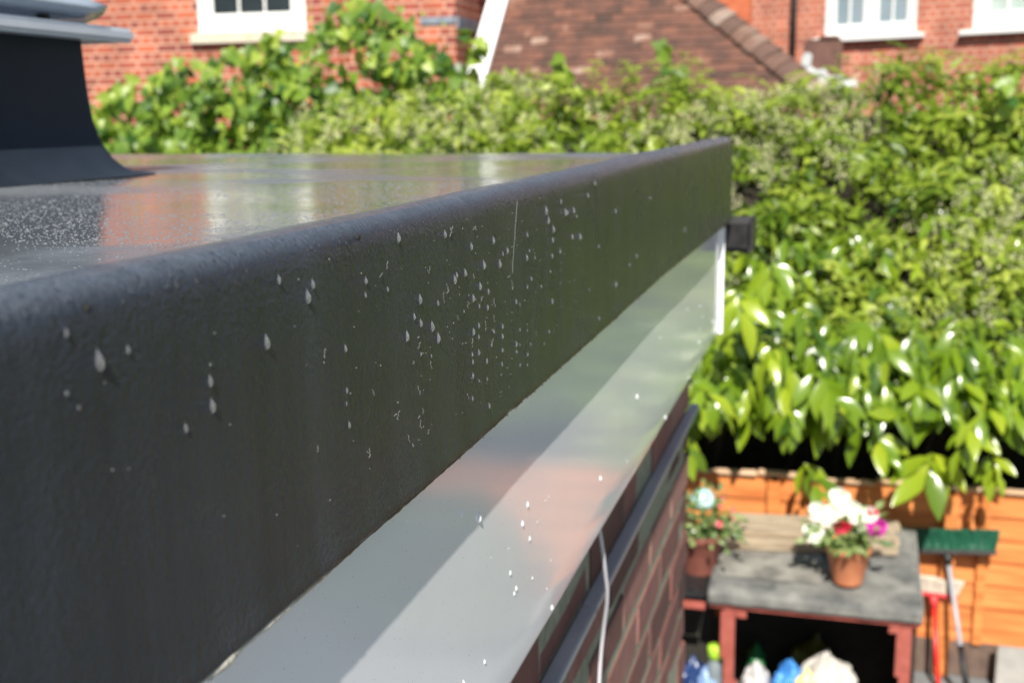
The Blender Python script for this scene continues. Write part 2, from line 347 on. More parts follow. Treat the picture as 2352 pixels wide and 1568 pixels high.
# roof membrane: fine grid with very slight ponding
vs = []; fs = []; gx, gy = 90, 90
for i in range(gx+1):
    for j in range(gy+1):
        x = -.078 - 3.6*(i/gx)**1.6; y = -.35 + 2.60*j/gy
        z = 2.9288 + noise.noise(Vector((x*2.2, y*3.1, 0)))*.0022 + noise.noise(Vector((x*7, y*9, 3)))*.0005
        if j == gy: z -= .006
        if j >= gy-1: z += noise.noise(Vector((x*1.6, 0, 7)))*.0025
        vs.append((x, y, z))
for i in range(gx):
    for j in range(gy): fs.append((i*(gy+1)+j, i*(gy+1)+j+1, (i+1)*(gy+1)+j+1, (i+1)*(gy+1)+j))
up(mesh_obj('roof_membrane', vs, fs, M_ROOF, None, True), ext)
b = MB(); b.box((-1.87, .95, 2.862), (3.6, 2.56, .125)); up(b.build('roof_deck', M_DARKW), ext)
# far fascia under the roof edge
b = MB(); b.box((-1.87, 2.236, 2.74), (3.6, .012, .22), bev=.001); up(b.build('rear_fascia', M_WHITE), ext)
# white fascia: flat board with a softly rounded lower edge, corner trim at the far end
vs = []; fs = []
fp = [(-.0110, 2.83), (-.0110, 2.64), (-.0110, 2.612), (-.0117, 2.6085), (-.0140, 2.607), (-.022, 2.607), (-.022, 2.616), (-.022, 2.83)]
fy = [YN + (2.15-YN)*i/60 for i in range(61)]
for y in fy:
    for (x, z) in fp: vs.append((x+noise.noise(Vector((y*2, z*3, 2)))*.0003, y, z))
n = len(fp)
for i in range(60):
    for k in range(n-1): fs.append((i*n+k, (i+1)*n+k, (i+1)*n+k+1, i*n+k+1))
fs.append(tuple(60*n+k for k in range(n)))
fas = up(mesh_obj('fascia_board', vs, fs, M_WHITE, None, True), ext)
b = MB(); b.box((-.0215, 2.160, 2.700), (.034, .022, .198), bev=.002); ct = b.build('corner_trim', M_WHITE, fas)
b = MB(); b.box((-.10, .90, 2.612), (.158, 2.50, .008)); up(b.build('soffit', M_WHITE), ext)
# brick wall, every brick modelled
b = MB(); WX = -.062; WE = 2.140
row = 0; z = 2.604
while z > 0.05:
    y = WE + 0.0; off = 0 if row % 2 else .1125
    L = .215 if row % 2 else .1025
    while y > -.4:
        bl = L; L = .215
        t = min(1, max(0, random.gauss(.45, .24)))
        jx = random.uniform(-.0022, .0022)
        b.box((WX-.05+jx, y-bl/2+random.uniform(-.001, .001), z-.0325), (.1, bl-random.uniform(0, .003), .063+random.uniform(-.002, .001)), bev=.0035, tone=t, jit=.0014)
        y -= bl+.0115
        if z < 1.2: break
    z -= .075; row += 1
bw = up(b.build('brick_wall', M_BRICKN), ext)
b = MB(); b.box((WX-.0535, .815, 1.302), (.104, 2.55, 2.604)); b.build('mortar', M_MORTN, bw)
b = MB(); b.box((-1.9, 2.00, 1.30), (3.57, .10, 2.60)); up(b.build('rear_wall', M_BRICKL), ext)
# gutter along the far edge, its end beyond the trim
b = MB(); gz = 2.748
gp = [(2.232, .050), (2.232, 0.004), (2.240, -.004), (2.318, -.004), (2.330, .010), (2.337, .048), (2.343, .052), (2.334, .056), (2.326, .012), (2.312, .004), (2.242, .004), (2.238, .050)]
vs = [(x, y, gz+z) for x in (.034, -3.6) for (y, z) in gp]; n = len(gp)
fs = [(k, (k+1) % n, n+(k+1) % n, n+k) for k in range(n)] + [tuple(range(n))[::-1]]
gut = up(mesh_obj('gutter', vs, fs, M_BLACKP), ext)
b = MB(); b.box((.035, 2.285, gz+.026), (.008, .112, .064), bev=.003); b.build('end_cap', M_BLACKP, gut)

# ------------------------------------------------------------------ rooflight
rl = thing('rooflight', 'dark square rooflight upstand with grey lid frame and translucent dome', 'rooflight', (-.75, 1.35, 2.93))
W0, Y1 = 1.0, 1.355
pr = [(.082, .0003), (.068, .0009), (.054, .0035), (.041, .010), (.028, .022), (.016, .042), (.007, .072), (.003, .110), (0, .171)]
vs = []; fs = []; cy = Y1-.5; cx = -.75-.5
SEG = []
for q in range(4):
    for t in range(7):
        a = q*pi/2 + t/6*pi/2; SEG.append((a, q))
for (o, z) in pr:
    for a, q in SEG:
        sx = 1 if q in (0, 3) else -1; sy = 1 if q in (0, 1) else -1
        r = .012 + o
        vs.append((cx+sx*(.5-.012)+r*cos(a), cy+sy*(.5-.012)+r*sin(a), 2.930+z))
n = len(SEG)
for i in range(len(pr)-1):
    for j in range(n): fs.append((i*n+j, i*n+(j+1) % n, (i+1)*n+(j+1) % n, (i+1)*n+j))
up(mesh_obj('upstand', vs, fs, M_CURB, None, True), rl)
b = MB()
for (c, d) in (((cx+.535, cy+.0, 3.108), (.022, 1.092, .018)), ((cx-.535, cy, 3.108), (.022, 1.092, .018)), ((cx, cy+.535, 3.108), (1.046, .022, .018)), ((cx, cy-.535, 3.108), (1.046, .022, .018))):
    b.box(c, d, bev=.005)
b.box((cx, cy, 3.1035), (1.05, 1.05, .006))
fr = up(b.build('lid_frame', M_LID), rl)
# dome: rounded tray standing on small spacers
vs = []; fs = []; dp = [(.535, .000), (.545, .004), (.548, .010), (.535, .016), (.51, .03), (.49, .06), (.46, .10), (.38, .14), (.25, .17), (.1, .182)]
for (h, z) in dp:
    for a, q in SEG:
        sx = 1 if q in (0, 3) else -1; sy = 1 if q in (0, 1) else -1
        r = min(h, .09)
        vs.append((cx+sx*(h-r)+r*cos(a), cy+sy*(h-r)+r*sin(a), 3.127+z+.006*sin(3*a)))
for i in range(len(dp)-1):
    for j in range(n): fs.append((i*n+j, i*n+(j+1) % n, (i+1)*n+(j+1) % n, (i+1)*n+j))
fs.append(tuple((len(dp)-1)*n+j for j in range(n))); fs.append(tuple(range(n))[::-1])
up(mesh_obj('dome', vs, fs, M_DOME, None, True), rl)
for sx, sy in ((1, 1), (1, -1), (-1, 1), (-1, -1)):
    b = MB(); b.box((cx+sx*.50, cy+sy*.42, 3.1205), (.012, .012, .022), bev=.001); up(b.build('spacer', M_BLACKP), rl)

# ------------------------------------------------------------------ trunking and cable on the wall
def trunk(name, y0, y1, lab, dz=0):
    b = MB(); b.box((WX+.009, (y0+y1)/2, 2.462+dz), (.017, y1-y0, .010), bev=.0015)
    t = tag(b.build(name, M_RAIL), lab, 'trunking', 'grey trunking lengths on the brick wall')
    return t
trunk('cable_trunking', 1.2035, 2.155, 'farther length of thin grey trunking, running to the wall corner')
trunk('cable_trunking', -.3, 1.2000, 'nearer length of thin grey trunking, below the white fascia', -.001)
P = []
for (x, y, X) in ((1372, 1190, -.026), (1380, 1236, -.025), (1386, 1275, -.024), (1391, 1320, -.024), (1395, 1352, -.024), (1394, 1385, -.026), (1388, 1430, -.032), (1382, 1480, -.036), (1378, 1530, -.038), (1375, 1590, -.038), (1374, 1660, -.038), (1374, 1800, -.038)):
    P.append(atx(x, y, X))
b = MB(); b.tube(P, .0022, 10); tag(b.build('cable', M_CABLE, None, True), 'thin pale grey cable hanging from under the fascia over the trunking', 'cable')

# ------------------------------------------------------------------ water drops
def drop_mesh(kind):
    vs = []; fs = []; nr, ns = 9, 12
    for i in range(nr+1):
        t = i/nr                                  # 0 top tip .. 1 bottom
        wd = .5*(sin(pi*t**1.55)**.8) if 0 < t < 1 else 0
        if kind == 'round': wd = .5*sin(pi*t)**.6 if 0 < t < 1 else 0
        for j in range(ns+1):
            q = -pi/2 + pi*j/ns
            vs.append((wd*cos(q)*1.0, wd*sin(q), .5-t))
    for i in range(nr):
        for j in range(ns):
            a = i*(ns+1)+j; fs.append((a, a+1, a+ns+2, a+ns+1))
    me = bpy.data.meshes.new('water_drop'); me.from_pydata(vs, [], fs); me.update()
    me.polygons.foreach_set('use_smooth', [True]*len(me.polygons)); me.materials.append(M_WATER); return me
DM = drop_mesh('tear'); DR = drop_mesh('round'); DMW = drop_mesh('tear'); DRW = drop_mesh('round')
for m_ in (DMW, DRW): m_.materials.clear(); m_.materials.append(M_WATERW)
def place_drop(p, L, Wd, H, me, label, group):
    o = bpy.data.objects.new('water_drop', me); COL.objects.link(o)
    o.location = p; o.scale = (H*1.0, Wd, L); o.rotation_euler = (random.uniform(-.08, .08), 0, 0)
    o['label'] = label; o['category'] = 'water drop'; o['group'] = group
TD = [(565,355,55),(830,335,45),(980,405,42),(1107,370,40),(1052,510,50),(1143,505,45),(945,555,45),(885,595,50),(897,570,35),(1030,632,45),(1077,662,35),(990,700,45),(1038,705,25),(688,705,55),(790,728,35),(655,805,40),(691,840,50),(756,860,60),(613,915,60),(790,925,60),(991,890,45),(1022,855,35),(1073,752,35),(1158,860,35),(1158,917,35),(1022,920,30),(1187,430,35),(1162,450,22),(1297,470,35),(1312,430,20),(1343,470,20),(1405,200,45),(1417,255,45),(1447,308,40),(1443,370,30),(1440,460,28),(1430,548,22),(1515,210,40),(1527,212,30),(1563,200,35),(1580,235,20),(1555,350,30),(1598,350,40),(1485,435,28),(1300,340,28),(1643,115,28),(1683,45,28),(1490,150,28),(1802,205,25),(1802,620,35),(1920,460,28),(1880,510,22),(2195,310,22),(2000,130,20),(1705,405,22),(1440,718,35),(1322,590,30),(1300,635,25),(1378,633,25),(1236,720,32),(1257,735,20),(1022,1008,38),(985,1020,30),(988,1062,32),(988,1140,38),(1068,1058,35),(1158,995,30),(1155,1075,30),(1237,960,35),(1258,965,20),(1257,1080,28),(1298,1080,28),(1300,1020,30),(1300,885,20),(1300,850,18),(1318,962,22),(1258,880,22),(1095,965,30),(1110,890,28),(985,1270,35),(1077,1310,48),(1024,1170,22),(1070,1160,25),(1025,745,28),(938,775,24),(693,1018,30),(752,1028,25),(380,600,42),(378,682,32),(505,650,30),(76,620,55),(47,690,75),(262,985,45),(1422,890,24),(1393,960,22),(1570,970,28),(1703,815,38),(1393,1105,35),(1150,1135,22),(1240,1005,25),(930,960,18),(1060,1320,20),(283,1420,45),(270,1225,40),(268,1300,30),(1930,700,20),(2115,485,15),(1547,765,15),(1568,600,15),(1650,650,18),(1490,500,15),(1490,545,15),(1490,610,15),(1350,670,15),(1255,1130,15)]
pts = [(689+.4028*x, 402+.4028*y, s*.4028) for x, y, s in TD]
pts += [(.5974*x, 631.7+.5974*y, s*.5974) for x, y, s in ((380,325,80),(256,220,35),(1027,255,55),(817,500,55),(715,585,40),(810,405,45),(1075,15,35),(305,510,25),(812,345,20),(493,285,35),(258,455,30),(405,415,15))]
for (x, y, s) in pts:
    p = atx(x, y, .0006); dz = (p-CAM).dot(cf)
    L = s*dz/FPX
    if p.z > 2.952: continue
    px = .0002 + wob(p.y, 1)
    if L > .0022: place_drop((px, p.y, p.z), L*1.25, L*.44, L*.62, DM, 'small pearly water drop clinging to the dark vertical face of the roof trim', 'water drops on the dark trim face')
    else: place_drop((px, p.y, p.z), L*.8, L*.6, L*.5, DR, 'small pearly water drop clinging to the dark vertical face of the roof trim', 'water drops on the dark trim face')
FD = [(312,697,55),(402,720,70),(650,655,45),(624,752,45),(661,828,38),(562,1003,40),(592,1082,40),(582,1108,35),(431,1455,40),(1022,523,35),(1208,107,35),(1353,212,28),(742,635,20),(760,618,18),(554,882,20),(465,928,18),(767,940,20),(675,1030,28),(749,1085,22),(775,1180,40),(635,1197,15),(700,748,20),(745,1012,10),(324,1560,40),(385,1107,10),(478,1215,10),(1160,440,14)]
pts = [(918.7+.4508*x, 861.3+.4508*y, s*.4508) for x, y, s in FD]
pts += [(1492.9+.4397*x, 287.1+.4397*y, s*.4397) for x, y, s in ((330,1025,20),(263,945,15),(275,1000,12),(197,962,14),(53,1108,16),(262,1063,12),(257,1133,18),(207,1318,16),(82,1528,25),(323,962,10))]
for (x, y, s) in pts:
    p = atx(x, y, -.0108); L = s*(p-CAM).dot(cf)/FPX
    place_drop((-.0113, p.y, p.z), L*1.1, L*.46, L*.55, DMW if L > .003 else DRW, 'bright water drop running down the white fascia board', 'water drops on the white fascia')
# drops hanging from the lip
lipx = [(1425,1142,22),(1490,1086,22),(1270,1275,20),(1238,1302,26),(1343,1214,16),(1385,1180,16),(1185,1312,26),(1320,1236,12),(1462,1108,12),(1230,1310,16),(1110,1384,28),(1130,1400,12),(1048,1452,20),(985,1530,14),(1572,1010,12),(1600,985,12),(1690,915,14),(1408,1160,14),(1300,1250,12),(1675,928,12),(915,1555,28),(2110,560,16),(1975,665,12)]
for (x, y, s) in lipx:
    X, Y = 689+.4028*x, 402+.4028*y; p = atx(X, Y, .001); L = s*.4028*(p-CAM).dot(cf)/FPX
    z = 2.7968 + wob(p.y, 2, 1.2) + lift(p.y)
    place_drop((.0005, p.y, z), L*1.0, L*.75, L*.6, DR, 'tiny dark water drop hanging under the lower lip of the roof trim', 'water drops hanging from the trim lip')
p = atx(483, 1549, .001); place_drop((.0008, p.y, 2.7975+lift(p.y)), .0034, .003, .003, DR, 'largest blurred water drop hanging at the near end of the trim lip', 'water drops hanging from the trim lip')
# rain beads on the flat roof: uncountable
vs = []; fs = []
k = 0
N = 40000
for i in range(N):
    if i < 31000: x = -.085 - abs(random.gauss(0, .55)); y = random.uniform(.25, 1.25)
    else: x = random.uniform(-1.6, -.085); y = random.uniform(.8, 2.2)
    if x < -2: continue
    if noise.noise(Vector((x*4, y*5, 5))) < -.12 and random.random() < .75: continue
    if y > .355-.05 and y < Y1+.07 and x < -.67 and x > -1.85: continue
    r = random.uniform(.0003, .0008) * (1 if random.random() < .92 else 1.7); hgt = r*.45
    z = 2.9288 + noise.noise(Vector((x*2.2, y*3.1, 0)))*.0022 + noise.noise(Vector((x*7, y*9, 3)))*.0005
    bI = len(vs); a0 = random.random()*6; el = random.uniform(.7, 1.4)
    for j in range(6): vs.append((x+r*el*cos(a0+j*pi/3), y+r*sin(a0+j*pi/3), z-.0001))
    for j in range(6): vs.append((x+.6*r*el*cos(a0+j*pi/3), y+.6*r*sin(a0+j*pi/3), z+hgt*.8))
    vs.append((x, y, z+hgt))
    for j in range(6):
        fs.append((bI+j, bI+(j+1) % 6, bI+6+(j+1) % 6, bI+6+j)); fs.append((bI+6+j, bI+6+(j+1) % 6, bI+12))
M_BEAD, _n, _p = base('rain_bead', (.17, .18, .195), .12, IOR=1.33)
o = mesh_obj('rain_beads', vs, fs, M_BEAD, None, True); o['kind'] = 'stuff'; tag(o, 'fine rain beads scattered over the wet flat roof', 'rain beads')
# beads along the rolled top of the kerb
vs = []; fs = []
for i in range(1500):
    y = .2 + 2.0*random.random()**1.3; k = random.uniform(5, 12.2); k0 = int(k); f = k-k0
    x = prof[k0][0]*(1-f)+prof[k0+1][0]*f; z = prof[k0][1]*(1-f)+prof[k0+1][1]*f
    nx, nz = (prof[k0+1][1]-prof[k0][1])*-1, prof[k0+1][0]-prof[k0][0]; l = sqrt(nx*nx+nz*nz); nx /= l; nz /= l
    x += wob(y, 1); z += wob(y, 2, 1.2)
    r = random.uniform(.0002, .0005); st = random.uniform(1, 2.6); bI = len(vs)
    tx, tz = nz, -nx
    for j in range(6):
        a = j*pi/3; u = r*cos(a)*st; v = r*sin(a); vs.append((x+tx*u, y+v, z+tz*u))
    vs.append((x+nx*r*.5, y, z+nz*r*.5))
    for j in range(6): fs.append((bI+j, bI+(j+1) % 6, bI+6))
M_SPRAY = base('fine_spray_water', (.13, .14, .16), .15, IOR=1.33, Transmission_Weight=.3)[0]
o = mesh_obj('fine_spray', vs, fs, M_SPRAY, None, True); o['kind'] = 'stuff'; tag(o, 'fine spray of water specks along the rolled top of the dark trim', 'water specks')
# stray glass fibres stuck in the coating
b = MB()
fib = [(1240,150,1212,560,1)] + [(x, y, x+random.uniform(-14, 14), y+random.uniform(8, 60), 0) for x, y in
      ((730,540),(740,520),(680,920),(685,950),(745,1060),(675,1200),(560,1290),(565,1340),(550,1360),(685,1370),(690,1395),(705,1330),(820,670),(860,300),(870,290),(1100,880),(1110,800),(1105,930),(1060,830),(960,720),(990,560),(1000,290),(1000,300),(500,490),(415,1220),(890,1490),(930,1480),(400,1555),(735,1450),(100,1540),(1105,700),(980,930),(1150,1230),(1160,1250),(1190,1200),(840,620),(1200,570),(1210,600),(470,560),(140,990),(900,800),(650,1060),(620,1480),(1040,1440),(955,1245),(640,1530))]
for (x0, y0, x1, y1, st) in fib:
    Q = []
    for k in range(9):
        t = k/8; xx = x0+(x1-x0)*t + (0 if st else random.uniform(-5, 5)); yy = y0+(y1-y0)*t
        p = atx(689+.4028*xx, 402+.4028*yy, .0007); Q.append((.0007+wob(p.y, 1)+random.uniform(0, .0003), p.y, p.z))
    b.tube(Q, .00007 if st else .00009, 4)
for i in range(190):
    y = random.gauss(.62, .17) if random.random() < .75 else random.uniform(.25, 2.1); z = random.uniform(2.805, 2.945)
    b.box((.0007+wob(y, 1), y, z), (.0003, random.uniform(.0001, .0003), random.uniform(.0001, .0004)))
o = b.build('glass_fibre_strands', M_FIBRE); o['kind'] = 'stuff'; tag(o, 'pale stray glass fibres and specks stuck on the dark trim face', 'fibres')
# bits of dirt
for i, (x, y, s, lab) in enumerate(((717+110, 530, .0032, 'crumb of dirt on the rolled edge above the drops'), (1037, 550, .0016, 'smallest dark speck on the trim face near the ridge'), (205, 710, .004, 'blurred dark crumb on the near end of the rolled edge'))):
    p = atx(x, y, -.001); bm = bmesh.new(); bmesh.ops.create_icosphere(bm, subdivisions=2, radius=.5)
    for v in bm.verts: v.co *= 1 + .5*noise.noise(v.co*3+Vector((i, 0, 0)))
    me = bpy.data.meshes.new('dirt_crumb'); bm.to_mesh(me); bm.free(); me.materials.append(M_MOSS)
    o = bpy.data.objects.new('dirt_crumb', me); COL.objects.link(o); o.location = (-.002 if i != 1 else .0006, p.y, min(p.z, 2.949)); o.scale = (s*.5, s, s*.8); tag(o, lab, 'dirt')

# ------------------------------------------------------------------ foliage tools
LAUREL_T = [(0, .05), (.18, .55), (.45, 1.0), (.72, .78), (.9, .35), (1.0, .02)]
SMALL_T = [(0, .05), (.5, 1.0), (1.0, .02)]
def norm(a): return a/np.maximum(1e-9, np.linalg.norm(a, axis=1, keepdims=True))
def leaves(name, P, D, N, L, Wd, tmpl, mat, parent, tone, fold=.12, droop=.25, smooth=True):
    n = len(P); D = norm(D); S = norm(np.cross(D, N)); N = norm(np.cross(S, D))
    V = []
    for (u, wd) in tmpl:
        base_ = P + D*(u*L)[:, None] - N*(droop*u*u*L)[:, None]
        V += [base_ - S*(wd*.5*Wd)[:, None] + N*(fold*wd*Wd)[:, None], base_, base_ + S*(wd*.5*Wd)[:, None] + N*(fold*wd*Wd)[:, None]]
    k = len(V); V = np.stack(V, 1).reshape(-1, 3)
    F = []
    for r in range(len(tmpl)-1):
        a = r*3; F += [(a, a+1, a+4, a+3), (a+1, a+2, a+5, a+4)]
    F = np.array(F); FF = (F[None] + (np.arange(n)*k)[:, None, None]).reshape(-1)
    return npmesh(name, V, FF, 4, mat, parent, np.repeat(tone, k), smooth)
def npmesh(name, V, FF, fn, mat, parent, tone, smooth):
    me = bpy.data.meshes.new(name); me.vertices.add(len(V)); me.vertices.foreach_set('co', V.astype(np.float32).ravel())
    nf = len(FF)//fn; me.loops.add(len(FF)); me.loops.foreach_set('vertex_index', FF.astype(np.int32))
    me.polygons.add(nf); me.polygons.foreach_set('loop_start', (np.arange(nf)*fn).astype(np.int32)); me.polygons.foreach_set('loop_total', np.full(nf, fn, dtype=np.int32))
    me.polygons.foreach_set('use_smooth', np.full(nf, smooth)); me.update(calc_edges=True); me.validate()
    a = me.attributes.new('tone', 'FLOAT', 'POINT'); a.data.foreach_set('value', tone.astype(np.float32))
    me.materials.append(mat); o = bpy.data.objects.new(name, me); COL.objects.link(o)
    if parent: o.parent = parent
    return o
HEART = [(0, 0), (-.10, .28), (-.02, .46), (.20, .50), (.38, .36), (.55, .42), (.72, .22), (1.0, 0), (.72, -.22), (.55, -.42), (.38, -.36), (.20, -.50), (-.02, -.46), (-.10, -.28)]
def heart_leaves(name, P, D, N, L, mat, parent, tone):
    n = len(P); D = norm(D); S = norm(np.cross(D, N)); N = norm(np.cross(S, D))
    V = [P + D*(.35*L)[:, None] - N*(.04*L)[:, None]]
    for (u, v) in HEART:
        V.append(P + D*(u*L)[:, None] + S*(v*L)[:, None] + N*((abs(v)*.15 - u*u*.22)*L)[:, None])
    k = len(V); V = np.stack(V, 1).reshape(-1, 3); m = len(HEART)
    F = np.array([(0, 1+i, 1+(i+1) % m) for i in range(m)])
    FF = (F[None] + (np.arange(n)*k)[:, None, None]).reshape(-1)
    return npmesh(name, V, FF, 3, mat, parent, np.repeat(tone, k), True)
def rnd(n, s=1.0): return RNG.normal(0, s, (n, 3))
def fnoise(P, sc, off=0.0): return np.array([noise.noise(Vector((p[0]*sc+off, p[1]*sc, p[2]*sc))) for p in P])
def blossoms(name, C, parent, per=26, rad=.05, size=.010):
    n = len(C)*per; P = np.repeat(C, per, 0) + rnd(n)*np.array([rad*.55, rad*.55, rad*.8])
    D = norm(rnd(n)); N = norm(rnd(n)+np.array([0, -.6, .6])); L = RNG.uniform(.7, 1.3, n)*size
    return leaves(name, P, D, N, L, L*.9, SMALL_T, M_BLOOM, parent, RNG.random(n), smooth=False)

# ------------------------------------------------------------------ laurel shrub over the fence
FY = 6.35
lau = thing('laurel_shrub', 'glossy laurel shrub with big drooping leaves leaning over the orange fence', 'shrub', (1.0, 6.6, 0))
def lau_surface(x, z):       # distance of the leaf front
    return 6.45 - .42*math.exp(-((z-1.6)/.42)**2) + .16*noise.noise(Vector((x*1.1, z*1.4, 2))) + .10*noise.noise(Vector((x*2.7, z*3, 6)))
PC = []; 
NCL = 1050
for i in range(NCL):
    x = random.uniform(-1.3, 7.0)
    lo = 1.50 + .12*noise.noise(Vector((x*1.7, 3, 3)))
    hi = 1.98 - .10*max(0, x-.3) + .12*noise.noise(Vector((x*.9, 1, 8)))
    z = random.uniform(lo, hi); d = abs(random.gauss(0, .16)) if random.random() < .6 else random.uniform(0, .7)
    PC.append((x, lau_surface(x, z)+d, z))
PD, DD, NN, LL, TT = [], [], [], [], []
def cluster(c, sh, n, L0, tone0):
    sh = sh.normalized(); side = sh.cross(Vector((0, 0, 1))).normalized(); c = Vector(c)
    ln = random.uniform(.16, .30); sg = random.choice((-1, 1)); cl = random.gauss(0, .13); ls = random.uniform(.8, 1.2)
    for k in range(n):
        f = k/max(1, n-1); sg = -sg
        p = c + sh*(ln*(f-1)) + Vector((0, 0, -.10*f*f))
        spread = random.uniform(.35, 1.15)*(1-.55*f)
        d = (side*sg*spread + sh*random.uniform(.35, .8) + Vector((0, 0, -random.uniform(.2, 1.25)))).normalized()
        nr = (Vector((0, -.75, .62)) + side*(sg*.35) + Vector((random.gauss(0, .36), random.gauss(0, .28), random.gauss(0, .28)))).normalized()
        PD.append(p + side*sg*.006); DD.append(d); NN.append(nr); LL.append(L0*ls*random.choice((.45, .75, .9, 1, 1.05, 1.15)))
        TT.append(min(1, max(0, tone0+cl+random.gauss(0, .20))))
for c in PC:
    cluster(c, Vector((random.gauss(0, .5), -.8, random.gauss(.15, .35))), random.randint(5, 9), .158, .45)
for i in range(95):
    x = random.uniform(-.6, 5.5); z = random.uniform(1.85, 2.45)
    cluster((x, 6.55 + .75*max(0, z-1.6)**1.5 - .15 + random.uniform(-.08, .1), z), Vector((random.gauss(0, .5), -.8, random.gauss(.1, .3))), random.randint(3, 6), .135, .4)
for (x, y, Y) in ((1885, 1085, 5.95), (1590, 1000, 5.8), (2290, 1060, 6.05), (2130, 1050, 6.0), (1920, 870, 5.9), (1765, 790, 6.0), (1700, 670, 5.8), (1780, 610, 5.9), (1650, 890, 5.7), (2040, 1010, 6.0), (2210, 1000, 5.9), (2230, 940, 5.9)):
    cluster(at(x, y, Y), Vector((random.gauss(0, .3), -.8, .1)), 7, .18, .7)
o = leaves('foliage', np.array(PD), np.array(DD), np.array(NN), np.array(LL), np.array(LL)*.42, LAUREL_T, M_LAUREL, None, np.array(TT), fold=.15, droop=.30)
up(o, lau)
b = MB()
for i in range(70):
    x = random.uniform(-1.2, 7); y0 = random.uniform(6.6, 7.2)
    b.tube([(x, y0, .1), (x+random.uniform(-.1, .1), y0-.05, .8), (x+random.uniform(-.25, .25), y0-random.uniform(.1, .5), 1.4), (x+random.uniform(-.4, .4), y0-random.uniform(.3, .7), random.uniform(1.6, 2))], .014, 5, r2=.004)
up(b.build('branches', M_TWIG), lau)

# ------------------------------------------------------------------ the tall flowering hedge
hed = thing('flowering_hedge', 'tall dense hedge of small bright leaves with cream flower sprays', 'hedge', (1.0, 7.4, 0))
def hedge_pt(n):
    x = np.where(RNG.random(n) < .10, RNG.uniform(-3.6, -1.8, n), RNG.uniform(-2.2, 8.5, n)); t = RNG.random(n)**.9
    top = 3.19 + .05*np.sin(x*2.1) + .10*np.maximum(0, np.minimum(1, (x-.2)/1.2)) - .02*np.maximum(0, x-1.5) + .04*np.sin(x*5.3)
    z = 1.55 + (top-1.55)*t
    y = 6.62 + 1.35*((z-1.55)/1.6)**1.7
    return x, y, z, t, top
n = 62000; x, y, z, t, top = hedge_pt(n); P = np.stack([x, y, z], 1)
f1 = fnoise(P, 1.6); f2 = fnoise(P, 4.2, 9)
depth = np.abs(RNG.normal(0, .11, n)); P[:, 1] += depth - .24*f1 - .11*f2; P[:, 2] += .10*f2
keep = (f2 + RNG.normal(0, .12, n) > -.37); P = P[keep]; f1 = f1[keep]; n = len(P)
D = norm(rnd(n, .8) + np.array([0, -.5, -.15])); N = norm(rnd(n, .45) + np.array([0, -.45, .85])); L = RNG.choice([.035, .05, .07, .09, .11], n)*RNG.uniform(.8, 1.2, n)
tone = np.clip(.55 + .45*f1 + RNG.normal(0, .2, n), 0, 1)
o = leaves('foliage', P, D, N, L, L*.42, SMALL_T, M_PRIVET, None, tone, fold=.12, droop=.3); up(o, hed)
x, y, z, t, top = hedge_pt(3800); C = np.stack([x, y, z], 1); g1 = fnoise(C, 1.1, 30); C[:, 1] -= .26*fnoise(C, 1.6) + .12*fnoise(C, 4.2, 9) + .07
C = C[(g1 + RNG.normal(0, .16, len(C)) > .05)]
o = blossoms('blossom', C, None, per=34, rad=.042, size=.014); up(o, hed)
SP, SD, SN, SL, ST = [], [], [], [], []; sb = MB()
for i in range(420):
    X, Yh, Z, _t, _tp = [float(v[0]) for v in hedge_pt(1)]
    onTop = random.random() < .45
    if onTop: Z = _tp + random.uniform(-.08, .03)
    if X < -1.9 and onTop: continue
    p = Vector((X, 6.62 + 1.35*((Z-1.55)/1.6)**1.7 - random.uniform(.1, .3), Z)); d = Vector((random.gauss(0, .5), random.uniform(-.8, -.1), random.uniform(.2, 1.0) if onTop else random.uniform(-.2, .5))).normalized()
    ln = random.uniform(.15, .42); tn = min(1, max(0, random.gauss(.62, .2))); pts_ = []
    for k in range(9):
        f = k/8; q_ = p + d*(ln*f) + Vector((0, 0, -.35*ln*f*f)); pts_.append(q_)
        for sg in (-1, 1):
            sd__ = d.cross(Vector((0, 0, 1))).normalized()*sg
            SP.append(q_); SD.append((sd__*.8 + d*.5 + Vector((0, 0, random.gauss(-.15, .2)))).normalized()); SN.append((Vector((0, -.4, .9))+Vector((random.gauss(0, .25), random.gauss(0, .25), 0))).normalized())
            SL.append(random.uniform(.05, .085)*(1-.4*f)); ST.append(min(1, max(0, tn+random.gauss(0, .1))))
    sb.tube(pts_, .0025, 4, r2=.0012)
o = leaves('sprigs', np.array(SP), np.array(SD), np.array(SN), np.array(SL), np.array(SL)*.36, [(0, .05), (.3, .9), (.65, .8), (1.0, .02)], M_PRIVET, None, np.array(ST), fold=.14, droop=.3); up(o, hed)
b = MB(); vs = []; fs = []; nx, nz = 120, 24       # solid core of twigs, coloured dark to stand for shade in the gaps
for i in range(nx+1):
    for j in range(nz+1):
        X = -2.3+11*i/nx; t = j/nz; Z = .05 + (2.97-.35*max(0, 1-i/20)-.05)*t
        Yb = 6.95 + 1.25*max(0, (Z-1.55)/1.6)**1.7 + .22*noise.noise(Vector((X*2, Z*2.4, 4))) + .1*noise.noise(Vector((X*7, Z*7, 4)))
        vs.append((X, Yb, Z)); 
for i in range(nx+1):
    for j in range(nz+1):
        X = -2.3+11*i/nx; vs.append((X, 9.0 if i > 20 else 8.4, .05+(2.97-.35*max(0, 1-i/20)-.05)*j/nz))
q = (nx+1)*(nz+1)
for i in range(nx):
    for j in range(nz):
        a = i*(nz+1)+j; fs.append((a, a+nz+1, a+nz+2, a+1)); fs.append((q+a, q+a+1, q+a+nz+2, q+a+nz+1))
    a = i*(nz+1)+nz; fs.append((a, a+nz+1, q+a+nz+1, q+a))
up(mesh_obj('branches', vs, fs, M_TWIG), hed)

